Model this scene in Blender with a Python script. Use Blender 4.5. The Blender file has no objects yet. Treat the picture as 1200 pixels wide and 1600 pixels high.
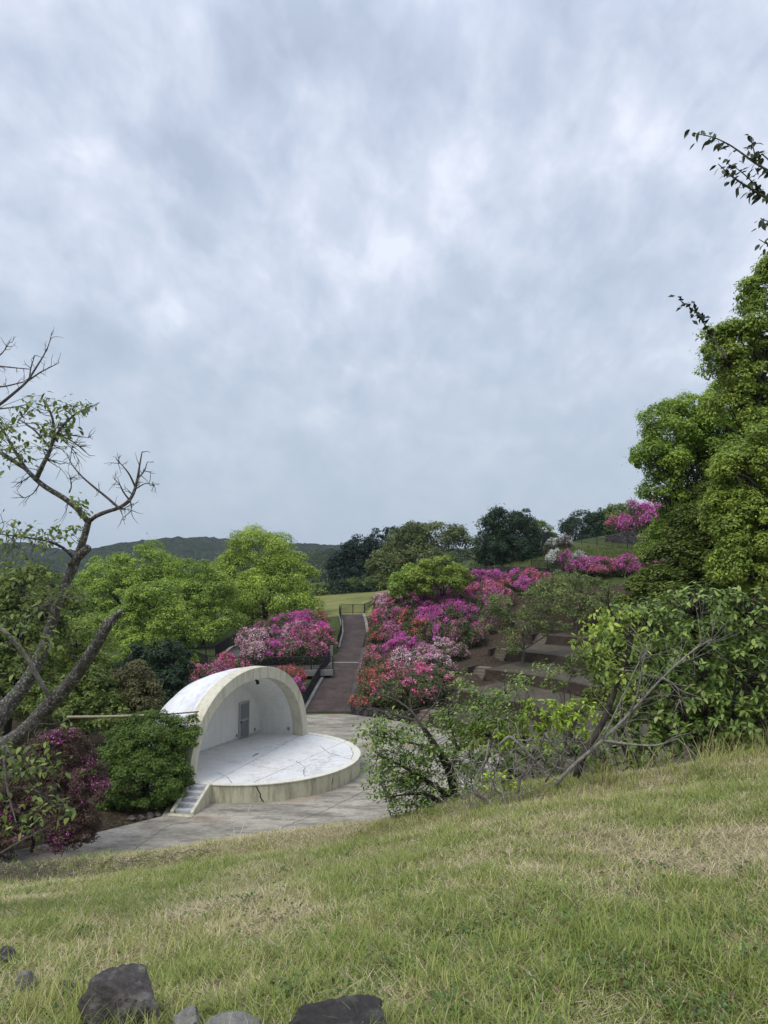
import bpy, math, random
import numpy as np
from mathutils import Matrix, Vector
random.seed(7); rng = np.random.default_rng(7)
C = bpy.context.scene.collection
SC = bpy.context.scene
R = math.radians

# ------------------------------------------------------------------ camera
H = 11.3; F = 1200.0; PITCH = math.atan(72 / 1200.0)
cam_d = bpy.data.cameras.new('camera'); cam = bpy.data.objects.new('camera', cam_d); C.objects.link(cam)
cam.location = (0, 0, H); cam.rotation_euler = (math.pi / 2 + PITCH, 0, 0)
cam_d.sensor_fit = 'VERTICAL'; cam_d.sensor_height = 24.0; cam_d.lens = 24.0 * F / 1600.0
cam_d.clip_start = 0.05; cam_d.clip_end = 9000
SC.camera = cam
SC.view_settings.view_transform = 'Standard'; SC.view_settings.look = 'None'
SC.view_settings.exposure = 0.50; SC.view_settings.gamma = 1.0
try: SC.view_settings.use_curve_mapping = False
except Exception: pass
SC.render.engine = 'CYCLES'
cy_ = SC.cycles
cy_.max_bounces = 6; cy_.diffuse_bounces = 3; cy_.glossy_bounces = 2; cy_.transmission_bounces = 3; cy_.volume_bounces = 0
cy_.transparent_max_bounces = 4; cy_.use_denoising = True; cy_.caustics_reflective = False; cy_.caustics_refractive = False

# ------------------------------------------------------------------ sun + overcast sky
SUN_DIR = Vector((-0.45, -0.38, 0.80)).normalized()
sun_d = bpy.data.lights.new('sun', 'SUN'); sun_d.energy = 1.5; sun_d.angle = R(28); sun_d.color = (1.0, 0.965, 0.91)
sun = bpy.data.objects.new('sun', sun_d); C.objects.link(sun); sun.location = (-20, -20, 60)
sun.rotation_euler = SUN_DIR.to_track_quat('Z', 'Y').to_euler()

world = bpy.data.worlds.new('World'); SC.world = world; world.use_nodes = True
def NT(tree):
    tree.nodes.clear()
    def n(t, **kw):
        nd = tree.nodes.new(t)
        for k, v in kw.items():
            if k == 'ins':
                for kk, vv in v.items():
                    nd.inputs[kk].default_value = vv
            else: setattr(nd, k, v)
        return nd
    def l(a, b): tree.links.new(a, b)
    return n, l
def ramp(n, stops, interp='LINEAR'):
    r = n('ShaderNodeValToRGB'); cr = r.color_ramp; cr.interpolation = interp
    while len(cr.elements) < len(stops): cr.elements.new(0.5)
    for e, (p, c) in zip(cr.elements, stops):
        e.position = p; e.color = (c[0], c[1], c[2], 1) if not isinstance(c, (int, float)) else (c, c, c, 1)
    return r
def math_n(n, l, op, a, b=None, clamp=False):
    m = n('ShaderNodeMath', operation=op, use_clamp=clamp)
    for i, v in enumerate((a, b)):
        if v is None: continue
        if isinstance(v, (int, float)): m.inputs[i].default_value = v
        else: l(v, m.inputs[i])
    return m.outputs[0]
def mixc(n, l, fac, a, b, mode='MIX'):
    m = n('ShaderNodeMix', data_type='RGBA', blend_type=mode)
    for i, v in ((0, fac), (6, a), (7, b)):
        if isinstance(v, (int, float)): m.inputs[i].default_value = v
        elif isinstance(v, tuple): m.inputs[i].default_value = (v[0], v[1], v[2], 1)
        else: l(v, m.inputs[i])
    return m.outputs[2]

n, l = NT(world.node_tree)
sky = n('ShaderNodeTexSky'); sky.sky_type = 'NISHITA'; sky.sun_disc = False
sky.sun_elevation = math.asin(SUN_DIR.z); sky.sun_rotation = math.atan2(SUN_DIR.x, SUN_DIR.y)
sky.air_density = 1.2; sky.dust_density = 3.0
bg1 = n('ShaderNodeBackground'); l(sky.outputs[0], bg1.inputs[0]); bg1.inputs[1].default_value = 0.09
tc = n('ShaderNodeTexCoord'); sep = n('ShaderNodeSeparateXYZ'); l(tc.outputs['Generated'], sep.inputs[0])
zz = math_n(n, l, 'MAXIMUM', sep.outputs[2], 0.0)
den = math_n(n, l, 'ADD', zz, 0.55)
px = math_n(n, l, 'DIVIDE', sep.outputs[0], den); py = math_n(n, l, 'DIVIDE', sep.outputs[1], den)
cmb = n('ShaderNodeCombineXYZ'); l(px, cmb.inputs[0]); l(py, cmb.inputs[1])
mp = n('ShaderNodeMapping'); l(cmb.outputs[0], mp.inputs[0]); mp.inputs['Rotation'].default_value = (0, 0, R(-24)); mp.inputs['Scale'].default_value = (1.9, 1.25, 1)
mp.inputs['Location'].default_value = (3.1, 1.7, 0)
n1 = n('ShaderNodeTexNoise', ins={'Scale': 2.6, 'Detail': 5.0, 'Roughness': 0.5, 'Distortion': 0.2}); l(mp.outputs[0], n1.inputs['Vector'])
n2 = n('ShaderNodeTexNoise', ins={'Scale': 8.0, 'Detail': 7.0, 'Roughness': 0.56, 'Distortion': 0.25}); l(mp.outputs[0], n2.inputs['Vector'])
n3 = n('ShaderNodeTexNoise', ins={'Scale': 1.1, 'Detail': 2.0}); l(cmb.outputs[0], n3.inputs['Vector'])
s1 = math_n(n, l, 'MULTIPLY', n1.outputs[0], 0.58); s2 = math_n(n, l, 'MULTIPLY', n2.outputs[0], 0.42)
cl = math_n(n, l, 'ADD', s1, s2)
cr = ramp(n, [(0.36, (0.390, 0.455, 0.565)), (0.46, (0.475, 0.540, 0.655)), (0.55, (0.590, 0.645, 0.755)), (0.64, (0.75, 0.79, 0.88))], 'LINEAR'); l(cl, cr.inputs[0])
tintf = math_n(n, l, 'MULTIPLY', n3.outputs[0], 0.55, True)
cc = mixc(n, l, tintf, cr.outputs[0], (1.02, 0.99, 1.03), 'MULTIPLY')
hz = ramp(n, [(0.0, 0.95), (0.10, 0.78), (0.30, 0.28), (0.50, 0.0)], 'LINEAR'); l(zz, hz.inputs[0])
cc2 = mixc(n, l, hz.outputs[0], cc, (0.385, 0.462, 0.550))
up = ramp(n, [(0.0, 1.0), (0.6, 1.0), (1.0, 1.0)]); l(zz, up.inputs[0])
# overcast skies brighten towards the zenith (CIE): 1 at the top of the frame, 1.45 overhead
gz = math_n(n, l, 'MULTIPLY', math_n(n, l, 'MAXIMUM', math_n(n, l, 'SUBTRACT', zz, 0.56), 0.0), 2.0)
gain = math_n(n, l, 'ADD', gz, 1.0)
below = n('ShaderNodeMapRange', ins={'From Min': -0.12, 'From Max': 0.0, 'To Min': 0.35, 'To Max': 1.0}); l(sep.outputs[2], below.inputs[0])
SKY_LEVEL = 0.91
bg2 = n('ShaderNodeBackground'); l(cc2, bg2.inputs[0]); l(math_n(n, l, 'MULTIPLY', math_n(n, l, 'MULTIPLY', gain, SKY_LEVEL), below.outputs[0]), bg2.inputs[1])
mx = n('ShaderNodeMixShader'); mx.inputs[0].default_value = 0.92; l(bg1.outputs[0], mx.inputs[1]); l(bg2.outputs[0], mx.inputs[2])
wo = n('ShaderNodeOutputWorld'); l(mx.outputs[0], wo.inputs[0])

# ------------------------------------------------------------------ projection helpers (photo pixel -> point in the place)
cA, sA = math.cos(PITCH), math.sin(PITCH)
def ray(x, y):
    cx = (x - 600) / F; cyy = (800 - y) / F
    d = np.array([cx, cA - cyy * sA, sA + cyy * cA]); return d / d[1]
def atY(x, y, Y):
    p = ray(x, y) * Y; p[2] += H; return p
def atZ(x, y, z):
    d = ray(x, y); p = d * ((z - H) / d[2]); p[2] += H; return p

# ------------------------------------------------------------------ numpy value noise
_perm = np.random.default_rng(3).random((64, 64))
def vnoise(x, y):
    x = np.asarray(x, float); y = np.asarray(y, float)
    xi = np.floor(x).astype(int); yi = np.floor(y).astype(int); fx = x - xi; fy = y - yi
    fx = fx * fx * (3 - 2 * fx); fy = fy * fy * (3 - 2 * fy)
    g = lambda a, b: _perm[a % 64, b % 64]
    return (g(xi, yi) * (1 - fx) + g(xi + 1, yi) * fx) * (1 - fy) + (g(xi, yi + 1) * (1 - fx) + g(xi + 1, yi + 1) * fx) * fy
def fbm(x, y, o=4):
    s = 0; a = 0.5; t = 0
    for k in range(o):
        s = s + a * vnoise(x * 2 ** k + 17 * k, y * 2 ** k + 5 * k); t += a; a *= 0.55
    return s / t

# ------------------------------------------------------------------ mesh helpers
def npmesh(name, V, Fc, tint=None, smooth=False):
    V = np.asarray(V, np.float32); Fc = np.asarray(Fc, np.int32); k = Fc.shape[1]
    me = bpy.data.meshes.new(name)
    me.vertices.add(len(V)); me.vertices.foreach_set('co', V.ravel())
    me.loops.add(Fc.size); me.loops.foreach_set('vertex_index', Fc.ravel())
    me.polygons.add(len(Fc)); me.polygons.foreach_set('loop_start', np.arange(len(Fc), dtype=np.int32) * k)
    if smooth: me.polygons.foreach_set('use_smooth', np.ones(len(Fc), bool))
    me.update(calc_edges=True)
    if tint is not None:
        a = me.color_attributes.new('tint', 'FLOAT_COLOR', 'POINT')
        t = np.ones((len(V), 4), np.float32); t[:, :tint.shape[1]] = tint
        a.data.foreach_set('color', t.ravel())
    return me
def inst(TV, TF, M, P, tint):
    """many copies of a template joined: M (n,3,3), P (n,3), tint (n,c) -> V, F, T"""
    nI = len(P); m = len(TV)
    V = np.einsum('nij,vj->nvi', M, TV) + P[:, None, :]
    Fc = TF[None] + (np.arange(nI) * m)[:, None, None]
    return V.reshape(-1, 3), Fc.reshape(-1, TF.shape[1]), np.repeat(tint, m, axis=0)
def frames(nrm, spin, rg=rng):
    """rotation matrices whose z axis is nrm and that are spun about it"""
    z = nrm / np.linalg.norm(nrm, axis=1, keepdims=True)
    a = np.where(np.abs(z[:, 2:3]) < 0.9, np.array([[0, 0, 1.0]]), np.array([[1.0, 0, 0]]))
    x = np.cross(a, z); x /= np.linalg.norm(x, axis=1, keepdims=True); y = np.cross(z, x)
    c, s = np.cos(spin)[:, None], np.sin(spin)[:, None]
    return np.stack([x * c + y * s, -x * s + y * c, z], axis=2)
def dirs(nn, rg):
    v = rg.normal(size=(nn, 3)); return v / np.linalg.norm(v, axis=1, keepdims=True)

class MB:
    def __init__(s): s.v = []; s.f = []
    def add(s, vs, fs):
        b = len(s.v); s.v += [tuple(v) for v in vs]; s.f += [tuple(i + b for i in f) for f in fs]; return s
    def box(s, c, size, M=None):
        hx, hy, hz_ = (q / 2 for q in size); vs = []
        for z in (-hz_, hz_):
            for x, y in ((-hx, -hy), (hx, -hy), (hx, hy), (-hx, hy)):
                p = Vector((x, y, z)); p = (M @ p) if M else p; vs.append(p + Vector(c))
        return s.add(vs, [(3, 2, 1, 0), (4, 5, 6, 7), (0, 1, 5, 4), (1, 2, 6, 5), (2, 3, 7, 6), (3, 0, 4, 7)])
    def prism(s, poly, z0, z1):
        m = len(poly); area = sum(poly[i][0] * poly[(i + 1) % m][1] - poly[(i + 1) % m][0] * poly[i][1] for i in range(m))
        if area < 0: poly = poly[::-1]
        f0 = z0 if callable(z0) else (lambda x, y: z0); f1 = z1 if callable(z1) else (lambda x, y: z1)
        vs = [(x, y, f0(x, y)) for x, y in poly] + [(x, y, f1(x, y)) for x, y in poly]
        fs = [tuple(range(m))[::-1], tuple(range(m, 2 * m))] + [(i, (i + 1) % m, (i + 1) % m + m, i + m) for i in range(m)]
        return s.add(vs, fs)
    def tube(s, pts, rad, k=6):
        pts = [Vector(p) for p in pts]; rad = rad if hasattr(rad, '__len__') else [rad] * len(pts)
        rings = []; ref = Vector((0.31, 0.17, 0.93))
        for i, p in enumerate(pts):
            t = (pts[min(i + 1, len(pts) - 1)] - pts[max(i - 1, 0)])
            t = t.normalized() if t.length > 1e-9 else Vector((0, 0, 1))
            a = t.cross(ref); a = a.normalized() if a.length > 1e-4 else t.orthogonal().normalized(); b = t.cross(a)
            rings.append([p + (a * math.cos(2 * math.pi * j / k) + b * math.sin(2 * math.pi * j / k)) * rad[i] for j in range(k)])
        vs = [v for r in rings for v in r]; fs = []
        for i in range(len(rings) - 1):
            for j in range(k): fs.append((i * k + j, i * k + (j + 1) % k, (i + 1) * k + (j + 1) % k, (i + 1) * k + j))
        fs += [tuple(range(k))[::-1], tuple(range((len(rings) - 1) * k, len(rings) * k))]
        return s.add(vs, fs)
    def mesh(s, name, origin=(0, 0, 0), smooth=False):
        me = bpy.data.meshes.new(name); o = Vector(origin)
        me.from_pydata([tuple(Vector(v) - o) for v in s.v], [], s.f); me.update()
        if smooth: me.polygons.foreach_set('use_smooth', [True] * len(me.polygons))
        return me
def put(name, me, m=None, parent=None, loc=(0, 0, 0), **props):
    o = bpy.data.objects.new(name, me); C.objects.link(o); o.location = loc
    if m is not None and me is not None:
        if len(me.materials) == 0: me.materials.append(m)
        elif me.materials[0] != m:
            o.material_slots[0].link = 'OBJECT'; o.material_slots[0].material = m
    if parent is not None: o.parent = parent
    for k_, v_ in props.items(): o[k_] = v_
    return o
def thing(name, label, cat, loc, group=None):
    o = bpy.data.objects.new(name, None); C.objects.link(o); o.location = loc; o.empty_display_size = 0.2
    o['label'] = label; o['category'] = cat
    if group: o['group'] = group
    return o
def bevel(o, w=0.02, seg=2):
    b = o.modifiers.new('bevel', 'BEVEL'); b.width = w; b.segments = seg; b.limit_method = 'ANGLE'; return o

# ------------------------------------------------------------------ materials
def mat(name):
    m = bpy.data.materials.new(name); m.use_nodes = True; n, l = NT(m.node_tree)
    out = n('ShaderNodeOutputMaterial'); b = n('ShaderNodeBsdfPrincipled'); l(b.outputs[0], out.inputs[0]); return m, n, l, b, out
def flat_mat(name, col, rough=0.6, metal=0.0, var=0.25, scale=6.0, bump=0.0, dirt=None):
    m, n, l, b, out = mat(name)
    tc = n('ShaderNodeTexCoord'); no = n('ShaderNodeTexNoise', ins={'Scale': scale, 'Detail': 6.0, 'Roughness': 0.6}); l(tc.outputs['Object'], no.inputs['Vector'])
    rp = ramp(n, [(0.3, tuple(c * (1 - var) for c in col)), (0.7, tuple(min(1, c * (1 + var)) for c in col))]); l(no.outputs[0], rp.inputs[0])
    c = rp.outputs[0]
    if dirt:
        n2 = n('ShaderNodeTexNoise', ins={'Scale': scale * 0.35, 'Detail': 8.0, 'Roughness': 0.65}); l(tc.outputs['Object'], n2.inputs['Vector'])
        r2 = ramp(n, [(0.48, 0.0), (0.68, 1.0)]); l(n2.outputs[0], r2.inputs[0])
        c = mixc(n, l, math_n(n, l, 'MULTIPLY', r2.outputs[0], dirt[1]), c, dirt[0])
    l(c, b.inputs['Base Color']); b.inputs['Roughness'].default_value = rough; b.inputs['Metallic'].default_value = metal
    if bump:
        bp = n('ShaderNodeBump', ins={'Strength': bump, 'Distance': 0.02}); l(no.outputs[0], bp.inputs['Height']); l(bp.outputs[0], b.inputs['Normal'])
    return m
def leaf_mat(name, c0, c1, c2, trans=0.32, rough=0.55, hue=0.0):
    """tint.r picks between the three leaf colours, tint.g jitters the brightness of each leaf"""
    m, n, l, b, out = mat(name)
    at = n('ShaderNodeAttribute', attribute_name='tint'); sp = n('ShaderNodeSeparateColor'); l(at.outputs['Color'], sp.inputs[0])
    rp = ramp(n, [(0.0, c0), (0.5, c1), (1.0, c2)]); l(sp.outputs[0], rp.inputs[0])
    g = math_n(n, l, 'ADD', math_n(n, l, 'MULTIPLY', sp.outputs[1], 0.6), 0.7)
    vm = n('ShaderNodeVectorMath', operation='SCALE'); l(rp.outputs[0], vm.inputs[0]); l(g, vm.inputs['Scale'])
    l(vm.outputs[0], b.inputs['Base Color']); b.inputs['Roughness'].default_value = rough
    b.inputs['Specular IOR Level'].default_value = 0.3
    tr = n('ShaderNodeBsdfTranslucent'); l(vm.outputs[0], tr.inputs[0])
    ms = n('ShaderNodeMixShader'); ms.inputs[0].default_value = trans; l(b.outputs[0], ms.inputs[1]); l(tr.outputs[0], ms.inputs[2]); l(ms.outputs[0], out.inputs[0])
    return m
M_ = {}
M_['camphor'] = leaf_mat('camphor leaves', (0.143, 0.223, 0.034), (0.248, 0.365, 0.054), (0.410, 0.517, 0.083))
M_['yellow'] = leaf_mat('young yellow green leaves', (0.160, 0.230, 0.034), (0.318, 0.427, 0.059), (0.499, 0.624, 0.105))
M_['green'] = leaf_mat('mid green leaves', (0.079, 0.113, 0.023), (0.132, 0.183, 0.035), (0.222, 0.270, 0.054))
M_['olive'] = leaf_mat('olive leaves', (0.077, 0.107, 0.034), (0.128, 0.162, 0.052), (0.196, 0.222, 0.073))
M_['dark'] = leaf_mat('dark evergreen leaves', (0.016, 0.035, 0.016), (0.030, 0.059, 0.026), (0.054, 0.089, 0.036))
M_['darkblue'] = leaf_mat('blue green conifer needles', (0.012, 0.026, 0.019), (0.022, 0.043, 0.029), (0.036, 0.062, 0.036))
M_['maple'] = leaf_mat('fresh maple leaves', (0.140, 0.197, 0.032), (0.241, 0.328, 0.052), (0.395, 0.478, 0.082))
M_['brownbush'] = leaf_mat('bronze tinged leaves', (0.075, 0.075, 0.030), (0.128, 0.128, 0.048), (0.210, 0.180, 0.075))
M_['azleaf'] = leaf_mat('azalea leaves', (0.055, 0.086, 0.028), (0.103, 0.135, 0.044), (0.190, 0.182, 0.069))
M_['azbrown'] = leaf_mat('brownish azalea leaves', (0.062, 0.033, 0.026), (0.096, 0.055, 0.040), (0.125, 0.094, 0.048))
M_['shrubgreen'] = leaf_mat('dense shrub leaves', (0.061, 0.106, 0.018), (0.103, 0.169, 0.026), (0.172, 0.250, 0.042))
M_['loquat'] = leaf_mat('large glossy leaves', (0.076, 0.134, 0.028), (0.152, 0.231, 0.050), (0.306, 0.364, 0.093), 0.2, 0.42)
M_['lime'] = leaf_mat('lime green vine leaves', (0.196, 0.300, 0.031), (0.334, 0.461, 0.050), (0.461, 0.576, 0.080), 0.3)
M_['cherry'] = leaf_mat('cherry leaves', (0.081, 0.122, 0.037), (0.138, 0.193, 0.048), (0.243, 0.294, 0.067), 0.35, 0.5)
M_['cherrybacklit'] = leaf_mat('backlit cherry leaves', (0.030, 0.042, 0.020), (0.045, 0.062, 0.026), (0.070, 0.080, 0.034), 0.2, 0.5)  # darker copy of the cherry leaf colours, backlit shade painted in
M_['feather'] = leaf_mat('feathery shrub leaves', (0.096, 0.148, 0.034), (0.155, 0.239, 0.050), (0.260, 0.347, 0.078), 0.25)
M_['dullcherry'] = leaf_mat('thin dull green leaves', (0.086, 0.118, 0.037), (0.143, 0.183, 0.049), (0.229, 0.263, 0.069), 0.25)
FL = {}
FL['magenta'] = leaf_mat('magenta azalea petals', (0.560, 0.050, 0.358), (0.762, 0.112, 0.538), (0.896, 0.246, 0.694), 0.3)
FL['pink'] = leaf_mat('pink azalea petals', (0.650, 0.084, 0.246), (0.851, 0.179, 0.403), (0.900, 0.358, 0.605), 0.3)
FL['red'] = leaf_mat('coral red azalea petals', (0.515, 0.075, 0.090), (0.717, 0.150, 0.170), (0.829, 0.26, 0.29), 0.3)
FL['pale'] = leaf_mat('pale pink azalea petals', (0.627, 0.246, 0.403), (0.829, 0.470, 0.605), (0.900, 0.739, 0.829), 0.3)
FL['white'] = leaf_mat('white azalea petals', (0.62, 0.62, 0.56), (0.80, 0.80, 0.76), (0.86, 0.86, 0.84), 0.3)
FL['dusky'] = leaf_mat('dusky pink azalea petals', (0.448, 0.090, 0.235), (0.627, 0.168, 0.370), (0.762, 0.314, 0.515), 0.3)
def bark_mat(name, c0, c1, spots=None, scale=14.0):
    m, n, l, b, out = mat(name)
    tc = n('ShaderNodeTexCoord'); mpn = n('ShaderNodeMapping'); mpn.inputs['Scale'].default_value = (1, 1, 0.45); l(tc.outputs['Object'], mpn.inputs[0])
    no = n('ShaderNodeTexNoise', ins={'Scale': scale, 'Detail': 8.0, 'Roughness': 0.7}); l(mpn.outputs[0], no.inputs['Vector'])
    rp = ramp(n, [(0.35, c0), (0.65, c1)]); l(no.outputs[0], rp.inputs[0]); c = rp.outputs[0]
    if spots:
        vo = n('ShaderNodeTexNoise', ins={'Scale': scale * 1.6, 'Detail': 5.0, 'Roughness': 0.6}); l(tc.outputs['Object'], vo.inputs['Vector'])
        r2 = ramp(n, [(0.56, 0.0), (0.60, 1.0)]); l(vo.outputs[0], r2.inputs[0]); c = mixc(n, l, r2.outputs[0], c, spots)
    l(c, b.inputs['Base Color']); b.inputs['Roughness'].default_value = 0.9
    bp = n('ShaderNodeBump', ins={'Strength': 0.9, 'Distance': 0.03}); l(no.outputs[0], bp.inputs['Height']); l(bp.outputs[0], b.inputs['Normal'])
    return m
M_['bark'] = bark_mat('dark bark', (0.020, 0.016, 0.012), (0.065, 0.055, 0.042))
M_['lichen'] = bark_mat('lichened cherry bark', (0.030, 0.026, 0.022), (0.13, 0.118, 0.10), (0.30, 0.30, 0.275), scale=34)
M_['pale_bark'] = bark_mat('pale grey bark', (0.11, 0.10, 0.08), (0.24, 0.22, 0.18))
M_['dead'] = bark_mat('dead bleached wood', (0.14, 0.125, 0.10), (0.33, 0.31, 0.27), scale=30)
M_['deadbrown'] = bark_mat('grey brown twig', (0.055, 0.046, 0.038), (0.15, 0.135, 0.11), scale=30)

# ------------------------------------------------------------------ the lie of the land
SX, SY, SR = -6.75, 41.65, 5.45                         # middle of the round stage
CH = np.array([0.429, 0.904]); BK = np.array([-0.904, 0.429])   # along the arch, and back into the shell
path_rows = [(477, 542, 1112, 0.0), (497, 551, 1075, 1.0), (519, 560, 1037, 2.0), (531, 566, 1012, 2.7), (537, 572, 989, 3.5), (536, 570, 972, 4.3), (533, 566, 960, 4.85)]
PL = [atZ(a, y, z) for a, b, y, z in path_rows]; PR = [atZ(b, y, z) for a, b, y, z in path_rows]
ramp_rows = [(1047, 1030, 520, 2.0), (1049, 1033, 440, 2.0), (1050, 1033, 370, 2.0), (1046, 1028, 325, 2.05), (1036, 1022, 298, 2.2)]
ctrl = []
def cw(x, y, z): ctrl.append((x, y, z))
def cp(x, y, Y, dz=0.0):
    p = atY(x, y, Y); ctrl.append((p[0], p[1], p[2] + dz))
for x, y in ((-16, 29), (-10, 34), (-7, 41), (-12, 44), (-4, 55), (2, 52), (6, 46), (5, 36), (0, 30), (-6, 30), (-9, 49)): cw(x, y, -0.15)
for w in ((-16, 45, .2), (-22, 40, -.2), (-30, 50, -.5), (-20, 60, .4), (-12, 57, .4), (-40, 35, -1), (-100, 60, -2), (-40, 70, 0), (-60, 90, 0), (-30, 90, 2),
          (-80, 120, 0), (-40, 130, 3), (0, 150, 8), (12, 30, 3.2), (20, 30, 6), (25, 45, 6), (24, 60, 6.5), (32, 75, 9.5), (42, 90, 13), (45, 60, 12), (36, 40, 10), (60, 80, 15), (60, 110, 17),
          (-60, 150, 2), (60, 150, 16), (0, 190, 6), (-20, 100, 3.5), (0, 20, -1), (-20, 20, -1), (20, 15, 3)): cw(*w)
for a, b in zip(PL, PR): cw(*((a + b) / 2))
for y0, y1, x, z in ramp_rows: cw(*atZ(x, (y0 + y1) / 2, z))
for a in ((440, 972, 80, -.9), (500, 975, 80, -.6), (385, 1000, 78, -.6), (490, 957, 95), (560, 945, 100), (615, 932, 112), (530, 926, 128),
          (600, 1090, 58, -.7), (610, 1040, 65, -1), (600, 1000, 73, -1), (650, 965, 79, -1.2), (720, 935, 84, -1), (760, 912, 88, -1), (690, 1020, 68, -1),
          (645, 1110, 54.5), (690, 1078, 58.5), (730, 1042, 65), (765, 1012, 73), (800, 912, 88, -1), (740, 895, 90), (900, 895, 88), (830, 893, 90),
          (850, 882, 93), (930, 870, 96), (870, 852, 104), (1000, 864, 95), (960, 850, 104), (1060, 858, 98), (1005, 832, 107), (795, 882, 102), (700, 905, 125), (620, 918, 132), (900, 842, 130), (800, 858, 140)):
    cp(*a)
ctrl = np.array(ctrl); _P = ctrl[:, :2]; _z = ctrl[:, 2]
_K = np.linalg.norm(_P[:, None] - _P[None], axis=2); _n = len(_P)
_A = np.zeros((_n + 3, _n + 3)); _A[:_n, :_n] = _K - 0.15 * np.eye(_n); _A[:_n, _n] = 1; _A[:_n, _n + 1:] = _P; _A[_n, :_n] = 1; _A[_n + 1:, :_n] = _P.T
_w = np.linalg.solve(_A, np.r_[_z, 0, 0, 0])
def seg_dist(x, y, pts):
    """distance to a polyline (n,3) and the height of its nearest point"""
    best = np.full(x.shape, 1e9); hz_ = np.zeros(x.shape)
    for a, b in zip(pts[:-1], pts[1:]):
        d = b[:2] - a[:2]; t = np.clip(((x - a[0]) * d[0] + (y - a[1]) * d[1]) / (d @ d), 0, 1)
        q = np.hypot(x - a[0] - t * d[0], y - a[1] - t * d[1]); h = a[2] + t * (b[2] - a[2])
        k = q < best; best = np.where(k, q, best); hz_ = np.where(k, h, hz_)
    return best, hz_
path_mid = [(a + b) / 2 for a, b in zip(PL, PR)]
ramp_mid = [atZ(x, (y0 + y1) / 2, z) for y0, y1, x, z in ramp_rows]
# terraces: rings about the stage; (radius at the stairs, angle of the stairs, top)
TER = [(14.6, 48.0, 0.8), (19.4, 50.8, 1.6), (25.4, 54.2, 2.4), (31.6, 56.5, 3.2), (38.6, 55.0, 4.0), (46.0, 54.0, 4.6)]
def ter_r(k, th):
    r0, t0, z = TER[k]; return r0 * (1 - 0.0016 * np.maximum(0, t0 - th))
def in_plaza(x, y):
    r = np.hypot(x - SX, y - SY); th = np.degrees(np.arctan2(y - SY, x - SX))
    a = (r < 14.7) & (th < 49) & (th > -75) & (y > 28.7)
    b = (x > -16.2) & (x < 3) & (y > 28.7) & (y < 56.0) & (y < 33.8 + 40 * (x + 10.2)) | ((y > 28.7) & (y < 31.4 + 0.85 * (x + 13)) & (x > -16.5) & (x < -9))
    return a | b
def ground_z(x, y):
    x = np.atleast_1d(np.asarray(x, float)); y = np.atleast_1d(np.asarray(y, float)); sh = x.shape; x = x.ravel(); y = y.ravel()
    z = np.empty(len(x))
    xc = np.clip(x, -110, 75); yc = np.clip(y, 8, 200)
    for i in range(0, len(x), 20000):
        D = np.hypot(xc[i:i + 20000, None] - _P[None, :, 0], yc[i:i + 20000, None] - _P[None, :, 1])
        z[i:i + 20000] = D @ _w[:_n] + _w[_n] + xc[i:i + 20000] * _w[_n + 1] + yc[i:i + 20000] * _w[_n + 2]
    out = np.hypot(np.maximum(0, np.abs(x + 17) - 92), np.maximum(0, np.maximum(8 - y, y - 200)))
    z = z + (fbm(x * 0.35, y * 0.35) - 0.5) * 0.35
    z = np.where(out > 0, z * np.exp(-out / 120) - 6 * (1 - np.exp(-out / 120)), z)
    for pts, w in ((ramp_mid, 1.0), (path_mid, 1.75)):
        d, h = seg_dist(x, y, pts); t = np.clip((d - w) / 1.6, 0, 1); z = np.where(d < w + 1.6, (h - 0.10) * (1 - t) + z * t, z)
    r = np.hypot(x - SX, y - SY); th = np.degrees(np.arctan2(y - SY, x - SX))
    for k, (r0, t0, zt) in enumerate(TER):
        rr = ter_r(k, th); nx = ter_r(k + 1, th) if k < 5 else rr + 1.0
        z = np.where((r > rr - 0.3) & (r <= nx + 0.3) & (th < t0 + 1.2) & (th > -40), np.minimum(z, zt - 0.12 - (0.7 if k else .5) * ((r < rr + 0.3))), z)
    for k, (r0, t0, zt) in enumerate(TER[:5]):     # the stairs at the left end of each wall, and the landing above
        tn = (th - t0) * math.pi / 180 * r; zb = 0.0 if k == 0 else TER[k - 1][2]
        z = np.where((r > r0 - 0.5) & (r < r0 + 1.3) & (tn > -0.6) & (tn < 1.7), np.minimum(z, zb - 0.12), z)
        z = np.where((r >= r0 + 1.1) & (r < TER[k + 1][0] - 0.2) & (tn > -0.6) & (tn < 1.4), np.minimum(z, zt - 0.03), z)
        e_ = np.clip((tn - 1.2) / 3.0, 0, 1); z = np.where((r > r0 - 1.5) & (r < TER[k + 1][0]) & (tn >= 1.2) & (tn < 4.2), np.minimum(z, zt + 0.15 + e_ * 1.6), z)
    z = np.where(in_plaza(x, y), np.minimum(z, -0.14), z)
    z = np.where(in_plaza(x, y) & (np.abs(y - 40) < 20), np.maximum(z, -0.5), z)
    return z.reshape(sh)
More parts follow.
